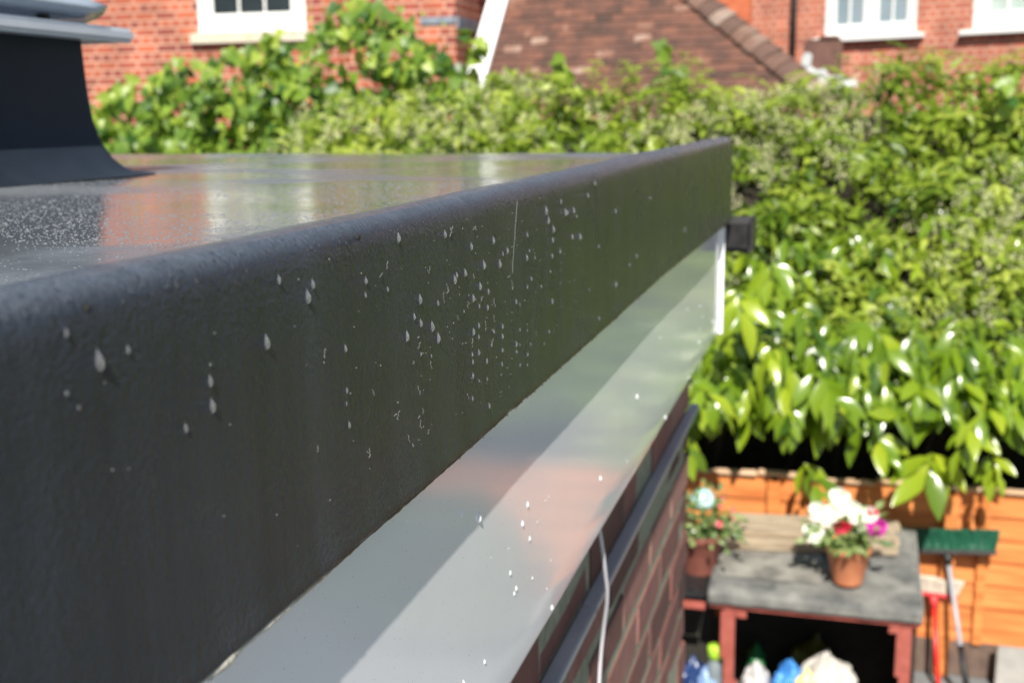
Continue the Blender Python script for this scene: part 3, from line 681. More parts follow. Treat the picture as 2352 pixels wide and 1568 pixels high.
# ------------------------------------------------------------------ vine on the left
vin = thing('climbing_vine', 'climbing vine with broad pale green leaves spilling in front of the left house', 'vine', (-3.5, 8.8, 0))
TOPL = [(-400, 150), (100, 170), (220, 215), (270, 180), (330, 190), (400, 120), (450, 130), (520, 110), (600, 80), (690, 55), (760, 10), (800, -10), (850, -15), (900, 10), (960, 60), (1010, 110), (1060, 150), (1100, 215), (1150, 262), (1300, 285)]
def vtop(x):
    for (a, b_), (c, d) in zip(TOPL, TOPL[1:]):
        if a <= x <= c: return b_ + (d-b_)*(x-a)/(c-a)
    return 300
P = []; FN = []
n0 = 11000
for i in range(n0):
    x = random.uniform(-400, 1240); tp = vtop(x); y = tp + (560-tp)*random.random()**.85
    Yd = random.uniform(8.0, 8.75) + .35*noise.noise(Vector((x*.012, y*.012, 0)))
    edge = (y-tp)/90
    hole = noise.noise(Vector((x*.018, y*.020, 4)))
    if random.random() > min(1, .45+edge) : continue
    if hole < -.17 and y < 290 and x < 1000 and random.random() < .88: continue
    P.append(at(x, y, Yd)); FN.append(noise.noise(Vector((x*.02, y*.02, 8))))
P = np.array(P); n = len(P); FN = np.array(FN)
D = norm(rnd(n, .55) + np.array([0, -.3, -.75])); N = norm(rnd(n, .42) + np.array([0, -.75, .55])); L = RNG.uniform(.05, .125, n)
o = heart_leaves('foliage', P, D, N, L, M_VINE, None, np.clip(.42+.6*FN+RNG.normal(0, .28, n), 0, 1)); up(o, vin)
# small leaf filling and flower sprays in the vine
PS = P[RNG.integers(0, n, 4200)] + rnd(4200, .10) + np.array([0, .1, 0]); m_ = len(PS)
L = RNG.uniform(.03, .06, m_)
o = leaves('small_leaves', PS, norm(rnd(m_)+np.array([0, -.4, -.3])), norm(rnd(m_, .5)+np.array([0, -.6, .7])), L, L*.55, SMALL_T, M_VINE, None, np.clip(RNG.normal(.55, .25, m_), 0, 1)); up(o, vin)
bc = P[RNG.integers(0, n, 260)] + np.array([0, -.06, 0]); bc = bc[(bc[:, 0] > -2.9) & (bc[:, 2] < 3.3)]
if len(bc): o = blossoms('blossom', bc, None, per=24, rad=.045, size=.012); up(o, vin)
b = MB()
for i in range(60):
    x = random.uniform(-300, 1180); tp = vtop(x)
    p0 = at(x, 600, 8.8); p1 = at(x+random.uniform(-60, 60), tp+40+random.uniform(0, 60), 8.5)
    mid = (p0+p1)/2 + Vector((random.uniform(-.2, .2), random.uniform(-.1, .1), 0)); b.tube([p0, mid, p1], .008, 5, r2=.003)
up(b.build('stems', M_STEM), vin)
# lone vine shoots standing up over the hedge
def shoot(pts, Yd, lab, L0=.10):
    p = [at(x, y, Yd) for x, y in pts]
    t = thing('vine_shoot', lab, 'vine shoot', p[-1], 0, 'vine shoots rising above the hedge')
    b = MB(); b.tube(p, .006, 6, r2=.003); up(b.build('stem', M_STEM), t)
    PP = []; 
    for i in range(len(p)-1):
        for k in range(3): PP.append(p[i].lerp(p[i+1], random.random()) + Vector((random.gauss(0, .03), random.gauss(0, .03), random.gauss(0, .02))))
    PP = np.array(PP); m = len(PP)
    o = heart_leaves('foliage', PP, norm(rnd(m, .6)+np.array([0, -.3, -.6])), norm(rnd(m, .4)+np.array([0, -.7, .6])), RNG.uniform(.8, 1.25, m)*L0, M_VINE, None, np.clip(RNG.normal(.55, .25, m), 0, 1)); up(o, t)
shoot([(1262, 145), (1290, 165), (1300, 195), (1330, 205), (1350, 250)], 8.2, 'short nodding vine shoot in front of the left part of the tiled roof', .11)
shoot([(1490, 95), (1530, 115), (1548, 160), (1562, 200), (1560, 260)], 8.2, 'taller arching vine shoot in front of the middle of the tiled roof', .10)
shoot([(1040, 70), (1075, 78), (1095, 105), (1070, 150), (1050, 200)], 8.6, 'vine shoot with dark leaves crossing the white verge board', .11)
shoot([(1100, 200), (1085, 225), (1100, 250), (1090, 280)], 8.5, 'short vine shoot at the foot of the white verge board', .10)
shoot([(2300, 170), (2320, 190), (2310, 215), (2330, 260)], 7.6, 'vine shoot at the far right before the brick house', .09)

# ------------------------------------------------------------------ fence
fen = thing('garden_fence', 'low orange stained board fence with a bare wood capping', 'fence', (0.6, FY, 0))
b = MB(); zt = 1.045; bh = .128
zb = .20
rows = int((zt-zb)/bh)+1
for r in range(rows):
    z0 = zt - bh*(r+1)
    ztop = z0 + bh
    for xa, xb in ((-3.2, -1.93), (-1.90, -.12), (-.08, .80), (.83, 2.30)):
        b.box(((xa+xb)/2, FY+.004*(r % 2)+random.uniform(-.003, .003), (z0+ztop)/2+random.uniform(-.003, .003)), (xb-xa, .016, bh+.010), rot=Matrix.Rotation(-.10+random.uniform(-.02, .02), 3, 'X'), bev=.002, jit=.002)
up(b.build('boards', M_FENCE), fen)
# ragged torn top and bare capping
b = MB(); xx = -3.2
while xx < 2.25:
    l = random.uniform(.22, .55)
    b.box((xx+l/2, FY-.012, zt+.010+random.uniform(-.006, .010)), (l-.006, .050, .020), rot=Matrix.Rotation(random.uniform(-.02, .03), 3, 'Y'), bev=.006, jit=.004); xx += l
up(b.build('capping', M_CAP), fen)
for x in (-1.9, -.1, .81, 2.30):
    b = MB(); b.box((x, FY-.045, .52), (.07, .045, 1.02), bev=.004); up(b.build('post', M_FENCE), fen)
for x in (.98,):
    b = MB(); b.box((x, FY-.030, .60), (.045, .022, .80), bev=.003); up(b.build('batten', M_FENCE), fen)
b = MB(); b.box((-.45, FY+.01, .10), (5.5, .05, .20), bev=.004); up(b.build('gravel_board', M_GRAVB), fen)
# pale slab leaning at the foot of the fence
b = MB(); b.box((0, 0, .12), (.60, .045, .25), rot=Matrix.Rotation(-.12, 3, 'X'), bev=.006, jit=.004)
p = at(2290, 1500, 6.2); o = b.build('concrete_slab', M_SLAB); o.location = (p.x+.30, 6.22, 0); tag(o, 'pale grey concrete slab propped against the foot of the orange fence', 'slab')

# ------------------------------------------------------------------ felt-topped store
TZ0, TZ1, TY0, TY1, TX0, TX1 = .82, .912, 5.24, 6.02, -.335, .615
st = thing('garden_store', 'low red-brown framed garden store with a grey felt roof, open at the front', 'garden store', (.14, 5.7, 0))
vs = []; fs = []; nx, ny = 36, 30; sl = (TZ1-TZ0)/(TY1-TY0)
def felt_z(x, y): return TZ0 + (y-TY0)*sl + .004*noise.noise(Vector((x*6, y*6, 0)))
for i in range(nx+1):
    for j in range(-6, ny+1):
        x = TX0 + (TX1-TX0)*i/nx
        if j >= 0: y = TY0 + (TY1-TY0)*j/ny; z = felt_z(x, y); z -= .010*max(0, 1-j/1.5)
        else:
            y = TY0 - .012 + .004*noise.noise(Vector((x*9, j, 0))); z = TZ0 - .010 + j*.0095 + .004*noise.noise(Vector((x*14, 3, 0)))*(-j/6)
        vs.append((x, y, z))
m_ = ny+7
for i in range(nx):
    for j in range(m_-1): a = i*m_+j; fs.append((a, a+m_, a+m_+1, a+1))
fo = mesh_obj('felt_roof', vs, fs, M_FELT, None, True); up(fo, st)
md = fo.modifiers.new('thick', 'SOLIDIFY'); md.thickness = .006; md.offset = -1
# overlapping patch of felt
vs = [(x, y, felt_z(x, y)+.0075) for x in np.linspace(-.31, .17, 10) for y in np.linspace(5.36, 5.95, 8)]
fs = [(i*8+j, (i+1)*8+j, (i+1)*8+j+1, i*8+j+1) for i in range(9) for j in range(7)]
up(mesh_obj('felt_patch', vs, fs, M_FELTE, None, True), st)
b = MB(); b.box((TX1+.004, 5.64, .828), (.008, .76, .075), rot=Matrix.Rotation(sl, 3, 'X')); up(b.build('felt_side_flap', M_FELTE), st)
b = MB(); b.box((.14, 5.635, .831), (.925, .75, .018), rot=Matrix.Rotation(math.atan(sl), 3, 'X')); up(b.build('roof_board', M_DARKW), st)
b = MB(); b.box((.14, 5.262, .742), (.945, .022, .040), bev=.003); up(b.build('front_rail', M_REDW), st)
for (x, s) in ((-.235, 1), (.555, -1)):
    b = MB(); b.box((x, 5.285, .362), (.048, .045, .724), bev=.003); b.box((x-.030, 5.280, .585), (.024, .03, .235), bev=.003)
    up(b.build('post', M_REDW), st)
    b = MB(); b.box((x+s*.052, 5.272, .700), (.050, .020, .045), bev=.003)
    b.box((x+s*.032, 5.272, .15), (.018, .022, .42), bev=.003); up(b.build('bracket', M_REDW), st)
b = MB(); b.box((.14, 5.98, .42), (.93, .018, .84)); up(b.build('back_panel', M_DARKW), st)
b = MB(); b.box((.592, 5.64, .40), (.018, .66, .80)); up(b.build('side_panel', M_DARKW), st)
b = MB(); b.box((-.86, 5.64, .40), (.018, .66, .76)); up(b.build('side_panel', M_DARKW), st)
# left end of the store, coloured dark for its shadow; carries the pot
bx = thing('shadowed_store_end', 'left end of the felt-topped store, coloured dark in place of its shadow', 'store end', (-.62, 5.7, 0))
b = MB(); b.box((-.62, 5.62, .775), (.54, .74, .05), bev=.015); up(b.build('lid', M_BLACKP), bx)
b = MB(); b.box((-.62, 5.78, .37), (.50, .36, .74), bev=.01); up(b.build('body', M_DARKW), bx)
b = MB(); b.box((-.62, 5.262, .722), (.54, .020, .036), bev=.003); up(b.build('rail', M_REDW), bx)

# weathered planks lying on the store
def plank(c, d, rx, rz, lab):
    b = MB(); b.box((0, 0, 0), d, bev=.009, jit=.004); o = b.build('timber_plank', M_OLDW); o.location = c; o.rotation_euler = (rx, 0, rz)
    tag(o, lab, 'plank', 'weathered planks lying on the store')
plank((.108, 5.700, .905), (.84, .085, .045), .118, .115, 'front weathered timber of the stack, along the middle of the grey felt')
plank((.118, 5.790, .914), (.84, .075, .045), .118, .115, 'second weathered timber of the stack, partly under the widest board')
plank((.105, 5.800, .951), (.82, .175, .028), .118, .115, 'widest weathered board lying on top of the timbers on the store')
plank((.125, 5.960, .931), (.84, .085, .045), .118, .115, 'rearmost weathered timber of the stack, nearest the fence')

# ------------------------------------------------------------------ pots
def pot(c, r1, r0, h, mat, label):
    t = thing('potted_plant', label, 'potted plant', c, 0, 'terracotta pots with flowers')
    b = MB(); b.lathe([(0, 0), (r0, 0), (r0*1.02, .004), (r1*.93, h*.80), (r1*.95, h*.81), (r1, h*.82), (r1, h*.985), (r1*.985, h), (r1*.90, h), (r1*.88, h*.86), (0, h*.86)], (0, 0, 0), 36)
    pt = b.build('pot', mat, t, True)
    b = MB(); b.lathe([(0, h*.90), (r1*.87, h*.88)], (0, 0, 0), 20); b.build('soil', M_SOIL, pt)
    return t
def petals(t, name, c, r, mat, n=5):
    b = MB(); c = Vector(c)
    for lay in range(2):
        for k in range(n):
            q = 2*pi*(k+lay*.5)/n + random.random()*.3
            d = Vector((cos(q), -.55, sin(q)*.9)).normalized() if lay == 0 else Vector((cos(q), -1.1, sin(q)+.3)).normalized()
            nrm = Vector((0, -.8, .6)); s = d.cross(nrm).normalized(); nrm = s.cross(d).normalized()
            rr = r*(1 if lay == 0 else .7); vs = [c]
            for a in range(7):
                th = -1.0+2.0*a/6; vs.append(c + d*(rr*cos(th*.9)*(1 if a not in (0, 6) else .75)) + s*(rr*.75*sin(th)) - nrm*(.18*rr*cos(th)) + nrm*random.uniform(-.03, .05)*rr)
            b.add(vs, [(0, i, i+1) for i in range(1, 7)])
    return b.build(name, mat, t, True)
def petalmat(name, c): return leafmat(name, [(0, c), (1, c)], .6, .25)
M_PW = petalmat('white_petal', (.82, .82, .80)); M_PR = petalmat('crimson_petal', (.65, .01, .06)); M_PM = petalmat('magenta_petal', (.62, .03, .42)); M_PP = petalmat('pink_petal', (.80, .16, .22)); M_PO = petalmat('peach_petal', (.75, .35, .15))
c1 = Vector(atz(1946, 1348, TZ0+.012)); c1.y += .02; c1.z = felt_z(c1.x, c1.y+.02)+.012
t1 = pot(c1, .104, .066, .180, M_TERRA, 'orange terracotta pot of white, crimson and magenta flowers standing on grey felt')
def bush(t, c, rad, n, L0, mat, zr=1.0, name='leaves'):
    P = np.array(c)+rnd(n)*np.array([rad*.45, rad*.4, rad*.4*zr]); D = norm(P-np.array(c)+rnd(n, rad*.3)); N = norm(rnd(n, .5)+np.array([0, -.5, .8]))
    L = RNG.uniform(.6, 1.3, n)*L0; P[:, 2] = np.maximum(P[:, 2], c[2]-.055+RNG.uniform(0, .03, n)); D[:, 2] = np.maximum(D[:, 2], -.1)
    return leaves(name, P, D, N, L, L*.55, [(0, .1), (.3, .8), (.6, 1), (1, .05)], mat, t, RNG.random(n), fold=.14, droop=.3)
bush(t1, (0, 0, .245), .15, 230, .05, M_PLANT, .8)
def lp(x, y, t, Y): return Vector(at(x, y, Y)) - Vector(t.location)
Yc = c1.y
for i, (X, Y, r, m_) in enumerate(((1190, 290, 62, M_PW), (1060, 380, 62, M_PW), (1160, 385, 60, M_PW), (1025, 510, 64, M_PW), (1270, 360, 52, M_PW), (1300, 400, 60, M_PW), (1380, 400, 52, M_PW), (1335, 480, 34, M_PW), (1215, 470, 55, M_PR), (1425, 475, 60, M_PM), (1395, 385, 36, M_PR), (1180, 548, 26, M_PO), (1210, 350, 46, M_PW), (1110, 430, 44, M_PW))):
    petals(t1, 'flower', lp(1493+.3653*X, 1033.6+.3653*Y, t1, Yc-.04), r*.3653*5.4/FPX*1.12, m_)
c2 = Vector((0, 0, 0)); q = at(1607, 1311, 5.50); c2 = Vector((q.x, 5.50, .80))
t2 = pot(c2, .112, .080, .20, M_TERRAD, 'dark red-brown pot of small pink flowers beside the corner of the brick wall')
bush(t2, (.01, 0, .25), .17, 330, .04, M_PLANT, 1.0)
for i, (X, Y, r, m_) in enumerate(((435, 460, 22, M_PP), (520, 370, 14, M_PP), (460, 300, 12, M_PP), (440, 350, 13, M_PP), (265, 580, 12, M_PM), (530, 430, 10, M_PP), (275, 505, 12, M_PW))):
    petals(t2, 'flower', lp(1493+.3653*X, 1033.6+.3653*Y, t2, 5.42), r*.3653*5.4/FPX*1.1, m_)
b = MB(); R_ = .0585; prf = [(R_*sin(pi*i/16), -R_*cos(pi*i/16)) for i in range(17)]
q = at(1493+.3653*332, 1033.6+.3653*310, 5.58); b.lathe(prf, (0, 0, 0), 28); b.tube([(0, 0, -.05), (0, .01, -.30)], .005, 6)
gl = noisy('glazed_turquoise', (.16, .55, .62), (.72, .90, .92), scale=9, rough=.12)
o = b.build('garden_globe', gl, None, True); o.location = (q.x, 5.58, q.z); tag(o, 'shiny pale turquoise garden globe on a stick in the left pot', 'garden globe')

# ------------------------------------------------------------------ brooms
def broom(A, B, lab, headw, hcol, bcol, handcol, grip=None, tilt=0.0, bl=.085):
    """A = head socket point, B = lower handle end; brush up, leaning on the fence"""
    A = Vector(A); B = Vector(B); ax = (A-B).normalized()
    t = thing('broom', lab, 'broom', B, 0, 'brooms leaning on the fence'); A = A-B; B0 = Vector((0, 0, 0))
    b = MB(); b.tube([B0, A], .0125, 14); b.build('handle', handcol, t, True)
    if grip:
        b = MB(); b.tube([B0, ax*grip], .0165, 14); b.build('grip', M_BLACKP, t, True)
    side = Vector((cos(tilt), -.10, sin(tilt))).normalized()
    fw = side.cross(ax).normalized(); R3 = Matrix((side, fw, ax)).transposed()
    b = MB(); b.tube([A-ax*.02, A+ax*.045], .019, 12, r2=.024); b.build('socket', hcol, t, True)
    b = MB(); b.box(A+ax*.050, (headw, .055, .024), rot=R3, bev=.006); b.build('brush_head', hcol, t)
    bb = MB(); nb = 2600
    for i in range(nb):
        u = random.uniform(-.5, .5); v = random.uniform(-.5, .5)
        p0 = A + ax*.060 + side*(u*headw*.98) + fw*(v*.052)
        fl = 1 + .25*(abs(u)*2)**3
        p1 = p0 + ax*bl*random.uniform(.86, 1.06) + side*(u*.045*fl+random.gauss(0, .006)) + fw*(v*.05+random.gauss(0, .006))
        wv = side*.0016
        bb.add([p0-wv, p0+wv, p1+wv, p1-wv], [(0, 1, 2, 3)], random.random())
    # body of packed bristles
    for q_ in range(11): bb.box(A+ax*(.058+bl*.38)+side*(headw*(q_-5)/11.2), (headw/11.2, .056, bl*random.uniform(.62, .80)), rot=R3, bev=.008, tone=random.uniform(.2, .6), jit=.004)
    bb.build('bristles', bcol, t)
    return t
M_GB = toned('green_bristle', [(0, (.003, .055, .028)), (1, (.006, .12, .060))], .5, mix=.2)
M_WB = toned('cream_bristle', [(0, (.55, .45, .36)), (1, (.80, .70, .60))], .7, mix=.2)
M_GH = base('pale_grey_handle', (.36, .36, .39), .35)[0]; M_RH = base('red_handle', (.70, .025, .02), .35)[0]; M_RB = base('red_brush_head', (.72, .05, .055), .35)[0]
A = at(2178, 1288, 6.24); B = at(2225, 1610, 5.98)
broom(A, B, 'broom with green bristles, pale grey handle and black grip, leaning on the fence', .49, M_BLACKP, M_GB, M_GH, grip=.28, tilt=.10, bl=.105)
A = at(2145, 1385, 6.26); B = at(2158, 1640, 6.10)
broom(A, B, 'broom with cream bristles on a red head and red handle, behind the grey-handled one', .245, M_RB, M_WB, M_RH, tilt=-.02, bl=.075)

# ------------------------------------------------------------------ bags inside the store
def bag(c, d, mat, lab, seed, cat='bag', grp='bags and rubbish in the store', amp=.28):
    bm = bmesh.new(); bmesh.ops.create_icosphere(bm, subdivisions=5, radius=1)
    off = Vector((seed*3.1, seed, 0))
    for v in bm.verts:
        co = v.co.copy(); r = 1 + amp*noise.noise(co*1.6+off) + amp*.9*abs(noise.noise(co*3+off)) + amp*.45*abs(noise.noise(co*7+off)) + amp*.2*noise.noise(co*15+off)
        co *= r
        if co.z > .75: k = (co.z-.75); co.x *= max(.3, 1-k*1.6); co.y *= max(.3, 1-k*1.6)
        co.z = max(co.z, -.9)
        v.co = Vector((co.x*d[0], co.y*d[1], (co.z+.9)*d[2]/1.9*1.0))
    me = bpy.data.meshes.new('plastic_bag'); bm.to_mesh(me); bm.free(); me.materials.append(mat)
    me.polygons.foreach_set('use_smooth', [True]*len(me.polygons))
    o = bpy.data.objects.new('plastic_bag', me); COL.objects.link(o); o.location = c; tag(o, lab, cat, grp)
    return o
def plas(name, c, c2=None, r=.3): return noisy(name, c, c2 or c, scale=7, rough=r, bump=.6, bscale=25, bdist=.01)
def bagat(x, ytop, Y, wpx, mat, lab, seed, dep=.11):
    p = at(x, ytop, Y); bag((p.x, Y, 0.002), (wpx*.5*Y/FPX, dep, p.z), mat, lab, seed)
# coordinates are read from the enlarged view of the store
def S(X, Y): return 1550.3+.1953*X, 1292+.1953*Y
bagat(*S(960, 1205), 5.55, 60, plas('clear_bag', (.42, .40, .40), (.62, .60, .60)), 'crumpled clear-grey plastic bag left of the blue one in the store', 1)
bagat(*S(1360, 1185), 5.60, 75, plas('blue_bag', (.03, .20, .62), (.10, .34, .80)), 'bright blue plastic bag in the middle of the store', 2)
bagat(*S(1800, 1120), 5.56, 120, plas('pale_sack', (.48, .45, .41), (.64, .61, .56)), 'largest pale grey sack on the right inside the store', 3, .14)
bagat(*S(960, 985), 5.78, 48, plas('green_bag', (.01, .08, .03), (.04, .30, .08)), 'dark green plastic bag behind the clear-grey one in the store', 4)
bagat(*S(1650, 930), 5.86, 110, plas('olive_sack', (.07, .08, .01), (.14, .14, .02)), 'olive yellow sack in the deep shade at the back of the store', 5)
bagat(*S(1550, 1290), 5.47, 50, plas('yellow_bag', (.75, .60, .12), (.80, .72, .35)), 'small yellow bag squeezed between the blue bag and the pale sack', 6, .07)
bagat(*S(430, 1190), 5.40, 60, plas('light_blue_bag', (.08, .25, .70), (.45, .60, .85)), 'light blue and white bag left of the left post', 7, .08)
bagat(*S(200, 1170), 5.50, 90, plas('navy_bag', (.012, .03, .10), (.02, .05, .16)), 'navy blue bag beside the corner of the brick wall', 8)
bt = thing('bottle', 'grey bottle with a lime green cap left of the left post', 'bottle', at(*S(470, 1180), 5.36))
b = MB(); b.lathe([(0, -.40), (.032, -.40), (.034, -.39), (.034, .01), (.028, .025), (.026, .03)], (0, 0, 0), 20); b.build('body', noisy('grey_bottle_plastic', (.16, .20, .22), (.24, .28, .30), rough=.3), bt, True)
b = MB(); b.lathe([(.026, .028), (.036, .030), (.037, .085), (.033, .094), (0, .095)], (0, 0, 0), 20); b.build('cap', base('lime_cap', (.42, .72, .05), .35)[0], bt, True)

# ------------------------------------------------------------------ left house
LY = 11.2
lh = thing('brick_house', 'orange-red brick house with a white window at the upper left', 'house', (-5, LY, 0))
cx_ = at(1048, 100, LY).x
wx0, wx1 = at(455, 60, LY).x, at(703, 60, LY).x
wz0 = at(580, 74, LY).z
def wall_rects(x0, x1, y, z0, z1, wx0, wx1, wz0, wz1, th=.12):
    b = MB()
    for (a, c, d, e) in ((x0, wx0, z0, z1), (wx1, x1, z0, z1), (wx0, wx1, z0, wz0), (wx0, wx1, wz1, z1)):
        b.box(((a+c)/2, y+th/2, (d+e)/2), (c-a, th, e-d))
    return b
b = wall_rects(-14, cx_, LY, 0, 5.25, wx0, wx1, wz0, wz0+1.3)
b.box((cx_-.06, LY+2.12, 2.6), (.12, 4.0, 5.2))
up(b.build('wall', M_BRICKL), lh)
def window(parent, x0, x1, z0, z1, y, nlights, cols, rows, pane, th=.05, fw=.075, name='window', tr=None, sashf=.045):
    b = MB(); fy = y+.035
    for (a, c, d, e) in ((x0, x0+fw, z0, z1), (x1-fw, x1, z0, z1), (x0+fw, x1-fw, z0, z0+fw*1.15), (x0+fw, x1-fw, z1-fw, z1)):
        b.box(((a+c)/2, fy, (d+e)/2), (c-a, th, e-d), bev=.004)
    W = (x1-x0-2*fw)/nlights
    for k in range(1, nlights): b.box((x0+fw+W*k, fy, (z0+z1)/2), (.07, th, z1-z0-2*fw), bev=.004)
    f = b.build('window', M_PAINT, parent)
    for k in range(nlights):
        a = x0+fw+W*k+(.036 if k else .002); c = x0+fw+W*(k+1)-(.036 if k < nlights-1 else .002); zz0 = z0+fw*1.15+.002; zz1 = z1-fw-.002
        b = MB()
        for (p, q, r, s_) in ((a, a+sashf, zz0, zz1), (c-sashf, c, zz0, zz1), (a+sashf, c-sashf, zz0, zz0+sashf), (a+sashf, c-sashf, zz1-sashf, zz1)):
            b.box(((p+q)/2, fy+.004, (r+s_)/2), (q-p, .035, s_-r), bev=.003)
        b.build('sash', M_PAINT, f)
        a += sashf; c -= sashf; zz0 += sashf; zz1 -= sashf
        b = MB()
        for i in range(1, cols): b.box((a+(c-a)*i/cols, fy+.006, (zz0+zz1)/2), (.022, .024, zz1-zz0))
        for i in range(1, rows): b.box(((a+c)/2, fy+.0075, zz0+(zz1-zz0)*i/rows), (c-a, .021, .022))
        b.build('glazing_bar', M_PAINT, f)
        b = MB(); b.box(((a+c)/2, fy+.012, (zz0+zz1)/2), (c-a, .006, zz1-zz0)); b.build('pane', pane, f)
    if tr is not None:
        pass
    return f
f = window(None, wx0, wx1, wz0+.004, wz0+1.3, LY, 1, 3, 3, M_GLASS, fw=.095, sashf=.075); up(f, lh)
b = MB(); b.box(((wx0+wx1)/2, LY+.0, wz0-.055), (wx1-wx0+.13, .16, .11), bev=.008); up(b.build('window_sill', M_STONE), lh)
b = MB(); b.box(((wx0+wx1)/2, LY+.5, wz0+.6), (1.1, .02, 1.2)); up(b.build('room_behind', M_DARKW), lh)
for y0 in (48, 158):
    z0 = at(1000, y0, LY).z; b = MB()
    b.box((cx_-.18, LY-.006, z0), (.36, .03, .07), bev=.003); b.box((cx_+.006, LY+.35, z0-.02), (.03, .66, .12), bev=.003); up(b.build('corner_block', M_BAND), lh)

M_RF = noisy('distant_roof_tile', (.13, .07, .05), (.20, .10, .07), scale=8, rough=.9)
b = MB(); b.add([(-14.3, LY-.25, 5.15), (cx_+.25, LY-.25, 5.15), (cx_-1.3, LY+2.1, 5.85), (-12.5, LY+2.1, 5.85), (cx_+.25, LY+4.4, 5.15), (-14.3, LY+4.4, 5.15)], [(0, 1, 2, 3), (1, 4, 2), (4, 5, 3, 2), (5, 0, 3), (0, 5, 4, 1)])
up(b.build('roof', M_RF), lh)

# ------------------------------------------------------------------ low building with the clay tile roof
EY, EZ = 10.45, 2.95
th_ = thing('tiled_outbuilding', 'low building with a steep brown clay tile hipped roof between the brick houses', 'building', (-1.5, EY, 0))
nrm = Vector((0, -1, 1)).normalized(); P0 = Vector((0, EY, EZ))
pL = hit(1108, 235, P0, nrm); pR1 = hit(1822, 178, P0, nrm); pR0 = hit(1598, 0, P0, nrm)
hipd = (pR0-pR1); hipd /= hipd.z                       # per metre of height
xl = pL.x; g_ = .1; tw = .165
def hip_x(z): return pR1.x + hipd.x*(z-pR1.z)
b = MB(); r = 0; z = EZ
ztop = EZ+1.75
while z < ztop:
    y = EY + (z-EZ); x = xl - (tw/2 if r % 2 else 0)
    xr = hip_x(z)
    while x < xr:
        a = max(x, xl); c = min(x+tw-.004, xr)
        if c-a > .03:
            t = min(.9, max(0, random.gauss(.45, .15)))
            Mx = Matrix.Rotation(radians(45-4+random.uniform(-1.2, 1.2)), 3, 'X')
            b.box(((a+c)/2, y+.055, z+.062+random.uniform(-.003, .003)), (c-a, .19, .017), rot=Mx, tone=t)
        x += tw
    z += g_*.707; r += 1
up(b.build('roof', M_TILE), th_)
b = MB(); zm = EZ+1.75     # roof boarding and walls beneath the tiles
vs = [(xl, EY+.03, EZ), (hip_x(EZ), EY+.03, EZ), (hip_x(zm), EY+1.78, zm), (xl, EY+1.78, zm), (xl, EY+2.4, 0), (hip_x(EZ), EY+2.4, 0), (xl, EY+.2, 0), (hip_x(EZ), EY+.2, 0)]
up(mesh_obj('roof_boarding', vs, [(0, 1, 2, 3), (0, 3, 4, 6), (1, 5, 2), (1, 7, 5), (0, 6, 7, 1)], M_DARKW), th_)
# hip tiles
k = 0; b = MB(); z = EZ-.1
while z < ztop:
    p = Vector((hip_x(z), EY+(z-EZ), z)); d = Vector((hipd.x, 1, 1)).normalized()
    sd_ = d.cross(nrm).normalized(); R3 = Matrix((sd_, d, sd_.cross(d))).transposed()
    vs = []; 
    for e, rr in ((-.14, .125), (.11, .10)):
        for j in range(9):
            q = pi*j/8; vs.append(p + nrm*(.03+rr*.35*sin(q)+(.02 if e < 0 else 0)) + sd_*(rr*cos(q)) + d*(e+random.uniform(-.008, .008)))
    b.add(vs, [(j, j+1, j+10, j+9) for j in range(8)] + [tuple(range(9))], min(1, max(0, random.gauss(.42, .2)))); z += .085; k += 1
up(b.build('hip_tiles', M_HIP), th_)
# white verge board on the left, grey gutter end above, bent pipe below
vd = Vector((0, 1, 1)).normalized()
b = MB(); L_ = 2.45; c = Vector((xl-.085, EY-.05, EZ+.02))+vd*(L_/2)
b.box(c+Vector((-.02, 0, 0)), (.20, L_, .05), rot=Matrix.Rotation(radians(45), 3, 'X'), bev=.006)
b.box(c+Vector((-.105, -.03, -.09)), (.03, L_, .14), rot=Matrix.Rotation(radians(45), 3, 'X'), bev=.004)
up(b.build('verge_board', M_BARGE), th_)
p1 = at(1150, 6, EY-.25); b = MB(); b.box((p1.x, EY+1.0, p1.z+.12), (.22, .10, .12), bev=.01)
pp = [at(x, y, EY-.35) for x, y in ((1092, 175), (1084, 200), (1102, 215), (1104, 232), (1092, 246), (1066, 246))]
b2 = MB(); b2.tube(pp, .045, 12); up(b2.build('bent_pipe', M_BARGE, None, True), th_)

# ------------------------------------------------------------------ right house (wall turned 26 degrees)
a_ = radians(-26); u_ = Vector((cos(a_), sin(a_), 0)); wn = Vector((sin(a_), -cos(a_), 0))
W0_ = at(1890, 92, 15.2)
rh = thing('brick_house', 'pale orange brick house with white framed windows at the upper right', 'house', (W0_.x, W0_.y, 0), a_)
def uv(x, y, off=0.0):
    p = hit(x, y, Vector((W0_.x, W0_.y, 0)) + wn*off, wn); d = p - Vector((W0_.x, W0_.y, 0)); return d.dot(u_), p.z
ua, za = uv(1893, 88); ub, _ = uv(2104, 78); uc, zc = uv(2232, 70); ud = uc+1.35
b = MB(); zt_ = 5.35; U0 = uv(1725, 60)[0]
wz1_, wz2_ = za+1.0, zc+1.0
for (p, q, r, s_) in ((U0, ua, 0, zt_), (ua, ub, 0, za), (ua, ub, wz1_, zt_), (ub, uc, 0, zt_), (uc, ud, 0, zc), (uc, ud, wz2_, zt_), (ud, 7, 0, zt_)):
    b.box(((p+q)/2, .06, (r+s_)/2), (q-p, .12, s_-r))
b.build('wall', M_BRICKR, rh)
b = MB(); b.box((U0-1.03, .12, 2.67), (2.05, .12, 5.35)); b.build('tile_hung_wall', M_TILEH, rh)
M_GLASSR = noisy('sky_lit_glass', (.22, .29, .33), (.30, .37, .41), scale=1.5, rough=.08)  # sky reflection painted into the panes as a pale base colour
window(rh, ua, ub, za+.004, wz1_, 0, 2, 2, 2, M_GLASSR, fw=.07, sashf=.06)
